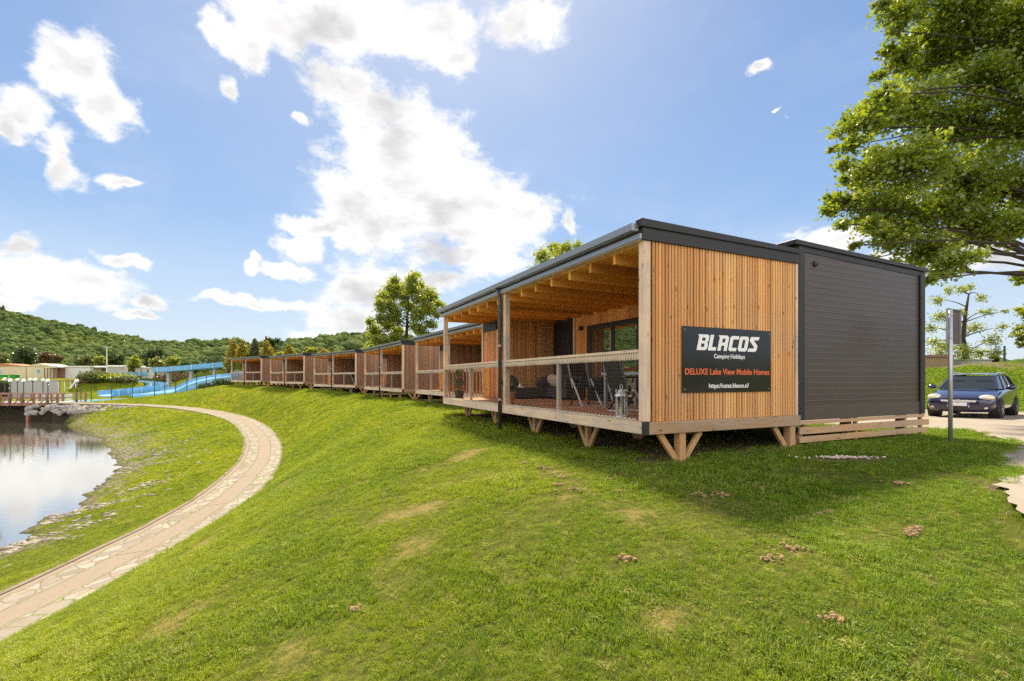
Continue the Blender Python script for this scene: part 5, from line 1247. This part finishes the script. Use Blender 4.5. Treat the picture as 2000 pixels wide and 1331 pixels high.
# ------------------------------------------------------------------ pool and slides
mb = MB(); pl = [(a, b, -2.93) for a, b in POOL]; mb.quadmesh(pl, [tuple(range(len(pl)))]); tag(mb.build('pool_water', M['pool']), kind='structure')
mb = MB()
for i in range(len(POOL)):
    a = Vector(POOL[i]+(-2.92,)); b = Vector(POOL[(i+1) % len(POOL)]+(-2.92,)); mb.bar(a, b, .3, .12)
tag(mb.build('pool_rim', M['white'], label='white edge of the slide pool'), 'white edge running round the blue slide pool', 'pool edge')
def channel(path_, w_, h_, name, lab, cat, sup=(), th=.07):
    C = crom([tuple(p) for p in path_], 6); T = np.gradient(C, axis=0); T[:, 2] = 0; T /= np.linalg.norm(T, axis=1)[:, None]; N_ = np.stack([-T[:, 1], T[:, 0], 0*T[:, 0]], 1)
    prof = [(-w_/2-th, h_),(-w_/2, h_),(-w_/2+.12, .12),(-w_/4, 0),(w_/4, 0),(w_/2-.12, .12),(w_/2, h_),(w_/2+th, h_),(w_/2-.05, -.03),(w_/4, -.12),(-w_/4, -.12),(-w_/2+.05, -.03)]
    o = tag(empty(name, tuple(C[0])), lab, cat); mb = MB(); m_ = len(prof); c0 = C[0]
    for i in range(len(C)):
        for (a, b) in prof: p = C[i]+N_[i]*a+np.array([0, 0, b])-c0; mb.v.append(tuple(p))
    for i in range(len(C)-1):
        for k in range(m_): mb.f.append((i*m_+k, i*m_+(k+1) % m_, (i+1)*m_+(k+1) % m_, (i+1)*m_+k))
    mb.f += [tuple(range(m_)), tuple((len(C)-1)*m_+k for k in range(m_))[::-1]]
    mb.build('channel', M['slide'], o, smooth=False)
    sm = MB()
    for i in range(3, len(C)-1, 5):
        for sd_ in (-1, 1): p = C[i]+N_[i]*sd_*(w_/2+th+.02)-c0; sm.bar(tuple(p+np.array([0,0,-.05])), tuple(p+np.array([0,0,h_+.06])), .07, .09)
    sm.build('seam_ribs', M['silver'], o)
    for i in sup:
        zt = C[i][2]-.13; zg = float(terr(C[i:i+1, 0], C[i:i+1, 1])[0])-.3
        if zt-zg > .3: MB().box(C[i][0]-c0[0]-.22, C[i][0]-c0[0]+.22, C[i][1]-c0[1]-.3, C[i][1]-c0[1]+.3, zg-c0[2], zt-c0[2]).build('support', M['concrete'], o)
    return o
def P3_(l): return [tuple(at(a, b, Y)) for a, b, Y in l]
channel(P3_([(303,727,81),(330,726,81.5),(374,722.5,82),(420,718.5,82.5),(460,715,84),(500,711,87)]), 2.2, .75, 'water_slide', 'upper straight light blue water slide on concrete supports above the mound', 'water slide', sup=(6, 12, 18, 24))
channel(P3_([(400,714,100),(430,713,99),(470,711,98)]), 2.6, .6, 'water_slide', 'short far piece of blue slide seen over the upper slide', 'water slide', sup=(3, 9))
channel(P3_([(290,734,98),(250,735,96),(205,737,93),(188,739,90),(196,743.5,86),(240,750,81),(285,754,78.5),(311,757.5,75),(300,763,72),(262,768,69.5),(230,772,67.5),(206,774,65.5)]), 2.0, .72, 'water_slide', 'winding light blue water slide that bends twice and drops into the pool', 'water slide', sup=(3, 40, 46, 52))
# wide multi-lane slide
near_ = crom(P3_([(520,730,68),(451,741,66),(410,747,65.5),(372,757,65),(348,768,64.5),(330,773,64),(262,777,63.5)]), 6)
far_ = crom(P3_([(520,722,75),(451,734,73),(415,738,73),(383,744,73),(357,754,73),(335,762,72.5),(252,770,71)]), 6)
ws = tag(empty('wide_slide', tuple(near_[-1])), 'wide light blue slide with several lanes running down into the pool', 'water slide')
c0 = near_[-1]; mb = MB(); nl_ = 5; rows = nl_*4+1
for i in range(len(near_)):
    for j in range(rows):
        f = j/(rows-1); p = near_[i]*(1-f)+far_[i]*f-c0; p[2] += .16*(j % 4 == 0)+.05*(j % 4 in (1, 3)); mb.v.append(tuple(p))
for i in range(len(near_)-1):
    for j in range(rows-1): mb.f.append((i*rows+j, i*rows+j+1, (i+1)*rows+j+1, (i+1)*rows+j))
mb.build('slide_bed', M['slide'], ws)
for arr in (near_, far_):
    mb = MB()
    for i in range(len(arr)-1): mb.bar(tuple(arr[i]-c0+np.array([0,0,.02])), tuple(arr[i+1]-c0+np.array([0,0,.02])), .16, .75)
    mb.build('side_wall', M['slide'], ws)
# wire fence in front of the slides
wf = tag(empty('wire_fence', (-50, 60.6, -3)), 'thin dark green wire fence between the footpath and the slide pool', 'fence')
fp = [(158,), (178,), (218,), (259,), (302,), (322,), (343,), (365,), (384,), (403,), (421,)]
tops = []
for (px_,) in fp:
    Yp = np.interp(px_, [158, 300, 421], [59.6, 59.0, 61.0]); X_ = (px_-HX)/F*Yp; zg = float(terr(np.array([X_]), np.array([Yp]))[0])
    MB().tube([(X_+50, Yp-60.6, zg+3), (X_+50, Yp-60.6, zg+3+2.0)], .045, 6).build('fence_post', M['fence'], wf); tops.append((X_+50, Yp-60.6, zg+3))
mb = MB()
for (a, b) in zip(tops[:-1], tops[1:]):
    for h in (.1, .7, 1.3, 1.95): mb.bar(Vector(a)+Vector((0,0,h)), Vector(b)+Vector((0,0,h)), .012, .012)
mb.build('wires', M['fence'], wf)
# shrubs on the mounds
rg = np.random.default_rng(55)
def shrub(lab, px_, py_, Y, w_, h_, leaf, n=1400, grp=None, sz=.28):
    p = at(px_, py_, Y); zg = float(terr(np.array([p.x]), np.array([p.y]))[0]); o = tag(empty('shrub', (p.x, p.y, zg)), lab, 'shrub', grp)
    P_ = shell_pts((0, 0, h_*.45), (w_, w_*.7, h_*.6), n, rg, .3); P_ = P_[P_[:, 2] > -.05]
    leaves_at(None, P_, sz, leaf, 'foliage', o, seed=int(px_)); MB().tube([(0,0,-.1),(0,0,h_*.5)], .08, 5).build('stem', M['bark'], o)
GS = 'shrubs round the slides'
shrub('wide mossy shrub on the left mound by the globe lamp', 186, 755, 75, 2.6, 1.6, 'olive_leaf', 2600, GS); shrub('broad yellow green shrub on the crest of the left mound', 215, 752, 76, 3.8, 1.2, 'fresh_leaf', 2600, GS); shrub('low dark shrub at the right end of the left mound', 243, 757, 75, 2.2, .9, 'olive_leaf', 1400, GS)
shrub('dark shrub under the left end of the upper slide', 290, 741, 84, 3.0, 2.0, 'dark_leaf', 2200, GS); shrub('brownish shrub between the supports of the upper slide', 345, 735, 87, 4.0, 1.6, 'copper_leaf', 2200, GS)
shrub('dark shrub below the wide slide, nearest the wire fence', 384, 757, 63, 1.5, .9, 'dark_leaf', 1300, GS, .18); shrub('dark shrub below the wide slide, halfway to the last cabin', 408, 756, 63, 1.5, .8, 'dark_leaf', 1300, GS, .18); shrub('dark shrub between the wide slide and the farthest cabin', 436, 750, 63.5, 1.4, .9, 'dark_leaf', 1300, GS, .18)
shrub('dark bushes at the right end of the upper slide', 425, 725, 88, 3.4, 2.6, 'dark_leaf', 2200, GS)

# ------------------------------------------------------------------ sign pole
sp_ = tag(empty('sign_pole', (8.0, 8.82, -1.16), R(0)), 'grey metal pole with a rectangular sign plate seen edge on, between cabin and car', 'sign pole')
MB().tube([(0,0,-.05),(0,0,2.42)], .034, 12).build('pole', M['steel'], sp_, smooth=True)
pl_ = MB(); a_ = R(28); ux = Vector((math.cos(a_), math.sin(a_), 0)); nx_ = Vector((math.sin(a_), -math.cos(a_), 0))
def plate(mb, s0, s1, z0, z1, d0, d1):
    vs = [Vector((0,0,z))+ux*s+nx_*d for z in (z0, z1) for s, d in ((s0,d0),(s1,d0),(s1,d1),(s0,d1))]; mb.quadmesh(vs, [(0,1,2,3),(7,6,5,4),(0,4,5,1),(1,5,6,2),(2,6,7,3),(3,7,4,0)])
plate(pl_, -.02, .50, 1.80, 2.44, -.052, -.046); pp_ = pl_.build('plate', plain('plate_back', (.07, .055, .05), .6), sp_)
fl = MB(); plate(fl, -.03, -.02, 1.79, 2.45, -.056, -.02); plate(fl, .50, .51, 1.79, 2.45, -.056, -.02); plate(fl, -.0199, .4999, 2.4401, 2.45, -.056, -.02); plate(fl, -.0199, .4999, 1.79, 1.7999, -.056, -.02); fl.build('plate_rim', M['steel'], pp_)
for z in (1.9, 2.32): MB().tube([(0,0,z),(0,0,z+.03)], .041, 12).build('clamp', M['steel'], sp_)

# ------------------------------------------------------------------ car
m, t, o_ = newmat('car_glass')
principled(t, o_, (.012, .014, .013), .03, spec=.6); M['carglass'] = m
CX, CY = 16.2, 16.95; FA = math.atan2(-.6, -.8)
car = tag(empty('parked_car', (CX, CY, float(rplane(CX, CY))+.008), FA), 'dark blue estate car parked on the gravel road behind the sign pole', 'car')
st = [(2.27,.30,.57,.60,.50,.56,.40),(2.22,.23,.62,.665,.68,.74,.52),(2.08,.20,.67,.735,.78,.83,.62),(1.75,.20,.74,.82,.82,.865,.68),(1.35,.20,.80,.895,.845,.875,.72),(.98,.20,.86,.955,.85,.878,.74),
      (.4,.20,.90,.95,.86,.88,.80),(-.4,.20,.92,.96,.86,.88,.80),(-1.2,.20,.94,.98,.86,.88,.80),(-1.8,.22,.95,.99,.84,.865,.79),(-2.12,.26,.92,.98,.76,.81,.72),(-2.24,.34,.82,.90,.62,.70,.6)]
mb = MB(); n = 12
for (x, zl, zs, zt, wl, ws_, wt) in st:
    half = [(0, zl), (wl*.9, zl), (wl, zl+.09), (ws_, zl+(zs-zl)*.55), (ws_-.012, zs), (wt, zt-.012), (wt*.5, zt+.008)]
    ring = half+[(-y, z) for y, z in half[:0:-1]]; ring.insert(7, (0, zt+.015)); n = len(ring); mb.v += [(x, y, z) for y, z in ring]
for i in range(len(st)-1):
    for k in range(n): mb.f.append((i*n+k, (i+1)*n+k, (i+1)*n+(k+1) % n, i*n+(k+1) % n))
mb.f += [tuple(range(n)), tuple((len(st)-1)*n+k for k in range(n))[::-1]]
body = mb.build('body', M['navy'], car, smooth=True, sub=1)
# greenhouse
gb = [(.98,.72),(.45,.795),(-.45,.80),(-1.3,.79),(-1.95,.72)]; zb_ = [.95,.945,.955,.97,.98]
gt = [(.22,.56),(-.05,.60),(-.55,.61),(-1.25,.60),(-1.72,.55)]; zt_ = [1.385,1.425,1.44,1.43,1.385]
def G(i, s, top, e=0): 
    x, y = (gt if top else gb)[i]; return (x+(e if i == 0 else 0), s*(y+e), (zt_ if top else zb_)[i])
ws1 = MB().quadmesh([G(0,-1,0,.005), G(0,1,0,.005), G(0,1,1,.005), G(0,-1,1,.005)], [(0,1,2,3)]); ws1.build('windscreen', M['carglass'] if 'carglass' in M else M['glass'], car)
for s in (-1, 1):
    for i in range(4):
        q_ = [G(i,s,0), G(i+1,s,0), G(i+1,s,1), G(i,s,1)]; MB().quadmesh(q_, [(0,1,2,3) if s > 0 else (3,2,1,0)]).build('side_window', M['glass'], car)
MB().quadmesh([G(4,1,0), G(4,-1,0), G(4,-1,1), G(4,1,1)], [(0,1,2,3)]).build('rear_window', M['glass'], car)
rf = MB(); rows_ = []
for i in range(5):
    x, y = gt[i]; z = zt_[i]; rows_.append([(x, -y-.012, z-.015), (x, -y*.85, z+.03), (x, -y*.4, z+.05), (x, 0, z+.055), (x, y*.4, z+.05), (x, y*.85, z+.03), (x, y+.012, z-.015)])
for r_ in rows_: rf.v += r_
for i in range(4):
    for k in range(6): rf.f.append((i*7+k, i*7+k+1, (i+1)*7+k+1, (i+1)*7+k))
rf.build('roof', M['navy'], car, smooth=True)
for s in (-1, 1):
    pm = MB()
    pm.bar(G(0,s,0,.008), G(0,s,1,.008), .06, .03); pm.bar(G(4,s,0,.005), G(4,s,1,.005), .14, .04)
    pm.bar(G(0,s,1,.004), G(1,s,1,.004), .05, .04); [pm.bar(G(i,s,1,.004), G(i+1,s,1,.004), .05, .04) for i in (1,2,3)]
    pm.build('window_frame', M['navy'], car)
    bm_ = MB(); bm_.bar(G(2,s,0,.006), G(2,s,1,.006), .07, .012); bm_.bar(G(3,s,0,.006), G(3,s,1,.006), .07, .012); bm_.bar(G(1,s,0,.006), G(1,s,1,.004), .03, .012); bm_.build('door_pillar', M['plastic'], car)
    MB().tube([(0,s*.56,1.47),(-.1,s*.57,1.50),(-1.4,s*.57,1.49),(-1.6,s*.55,1.45)], .015, 6).build('roof_rail', M['chrome'], car)
    MB().ball((.62, s*1.0, 1.0), (.08,.13,.085), 12, 8).build('mirror', M['navy'], car, smooth=True)
    hl = MB().ball((1.98, s*.63, .685), (.27,.20,.10), 14, 8).build('headlight', M['lens'], car, smooth=True)
    MB().ball((2.13, s*.55, .675), (.09,.07,.055), 12, 8).build('reflector', M['chrome'], hl, smooth=True)
    MB().ball((2.205, s*.62, .36), (.03,.075,.04), 10, 6).build('fog_lamp', M['lens'], car, smooth=True)
    for xw in (1.38, -1.32):
        MB().tube([(xw, s*.62, .31),(xw, s*.884, .31)], .375, 28).build('wheel_arch', M['plastic'], car)
        t_ = MB().lathe([(.20,-.1),(.30,-.1),(.318,-.08),(.318,.08),(.30,.1),(.20,.1)], n=28); w_ = t_.build('wheel', M['tyre'], car, smooth=False); w_.matrix_local = Matrix.Translation((xw, s*.805, .318)) @ Matrix.Rotation(R(90), 4, 'X')
        r_ = MB().lathe([(.205,.09),(.20,.098),(.17,.085)], n=28)
        for k in range(5):
            a = k*2*math.pi/5; r_.bar((.03*math.cos(a), .03*math.sin(a), .1), (.19*math.cos(a), .19*math.sin(a), .095), .055, .02)
        r_.lathe([(.05,.08),(.05,.112),(.02,.115)], n=12)
        ri_ = r_.build('rim', M['rim'], w_); ri_.rotation_euler = (0, 0, 0) if s < 0 else (math.pi, 0, 0)
    MB().bar((.5, s*.885, .78), (.32, s*.886, .785), .02, .03).bar((-.6, s*.89, .80), (-.78, s*.89, .805), .02, .03).build('door_handle', M['chrome'], car)
    MB().bar((2.245, s*.42, .60), (2.262, s*.20, .33), .012, .022).build('grille_trim', M['silver'], car)
MB().box(2.20, 2.30, -.42, .42, .535, .592).build('grille_bar', M['silver'], car, bevel=.01)
MB().box(2.20, 2.276, -.36, .36, .49, .543).build('grille', M['plastic'], car)
MB().box(2.20, 2.276, -.24, .24, .27, .40).build('air_intake', M['plastic'], car)
em = MB(); em.tube([(2.292, .055*math.cos(a*.5236), .567+.055*math.sin(a*.5236)) for a in range(13)], .009, 6); em.bar((2.292,-.05,.555), (2.292,.01,.575), .01, .012); em.bar((2.292,-.01,.560), (2.292,.05,.58), .01, .012)
em.build('badge', M['chrome'], car)
npl = MB().box(2.287, 2.296, -.26, .26, .415, .525).build('number_plate', M['signwhite'], car)
MB().box(2.2965, 2.298, -.259, -.215, .416, .524).box(2.2965, 2.298, .215, .259, .416, .524).build('plate_band', plain('plate_blue', (.02,.10,.5), .4), npl)
MB().box(.35, .55, -.55, -.15, .90, 1.22).box(.35, .55, .15, .55, .90, 1.22).build('seats', M['plastic'], car)

# ------------------------------------------------------------------ things on the bank beyond the road
b0 = at(1806, 720, 35)
bw = tag(empty('low_wall', (b0.x, 35, b0.z-.9)), 'low brown wall with a grass topped dark ledge beyond the road', 'wall')
wl_ = at(1862, 720, 35).x-b0.x; MB().box(-4, wl_, 0, 1.6, 0, .9+.82).build('wall', M['brownpale'] if 'brownpale' in M else plain('brown_wall', (.28,.19,.11), .85, 0, .35, 1.5), bw); MB().box(-4, wl_+.1, -.1, 1.7, .9+.821, .9+.98).build('ledge', M['brownwood'], bw)
b1 = at(1877, 713, 36); cb = tag(empty('concrete_edge', (b1.x, 36, b1.z-.6)), 'long low concrete edge on the bank above the car', 'concrete edge')
wc = at(1938, 713, 36).x-b1.x; MB().box(0, wc, 0, 1.2, 0, .6+.34).build('block', M['concrete'], cb, bevel=.02); MB().box(-.05, wc+.05, -.06, 1.26, .6+.341, .6+.42).build('coping', M['concrete'], cb)
pf = at(1962, 727, 29); fpz = float(terr(np.array([pf.x]), np.array([29.]))[0])
fpo = tag(empty('fence_post', (pf.x, 29, fpz-.1)), 'single dark green post on the bank above the car roof', 'post')
MB().tube([(0,0,0),(0,0,1.15)], .05, 8).build('post', M['fence'], fpo); MB().lathe([(.06,1.15),(.06,1.18),(.01,1.2)], n=8).build('post_cap', M['fence'], fpo)
# clods of soil and dead grass thrown up on the lawn
rg = np.random.default_rng(77); pts = []
for (px_, py_, r_) in ((1128,958,.11),(1075,915,.07),(1090,930,.06),(1185,938,.08),(1213,958,.06),(1278,958,.06),(1490,952,.10),(1500,958,.08),(1365,968,.05),(1408,967,.05),(1620,1003,.08),(1582,1018,.05),(1545,1073,.06),(1508,1092,.05),(1778,1045,.06),(1790,1035,.05),(1757,946,.04),(1218,1092,.05),(1632,1214,.03),(1352,945,.05),(1025,905,.05),(700,1190,.05),(1092,948,.05)):
    z = -1.35
    for _ in range(12):
        p = onz(px_, py_, z); z2 = float(terr(np.array([p.x]), np.array([p.y]))[0]); z = z+(z2-z)*.6
    p = onz(px_, py_, z)
    for k in range(26): pts.append((p.x+rg.normal(0, r_*.9), p.y+rg.normal(0, r_*.8), z+rg.uniform(-.004, .022), rg.uniform(.004, .013)*(1+rg.random())))
mb = MB(); rocks(mb, pts, rg); M['soil'] = plain('loose_soil', (.27,.175,.085), .95, 0, .4, 14, bs=.8); tag(mb.build('soil_clods', M['soil']), kind='stuff')


rg = np.random.default_rng(91); mb = MB(); pts = []
for k in range(150):
    a = rg.uniform(0, 6.28); q = math.sqrt(rg.random()); x_ = 4.72+rg.normal(0, .26); y_ = 6.83+rg.normal(0, .07); pts.append((x_, y_, float(rplane(x_, y_))+.005, rg.uniform(.005, .017)))
rocks(mb, pts, rg); tag(mb.build('gravel_patch', plain('pale_gravel', (.50, .44, .36), .9, 0, .3, 12)), kind='stuff')
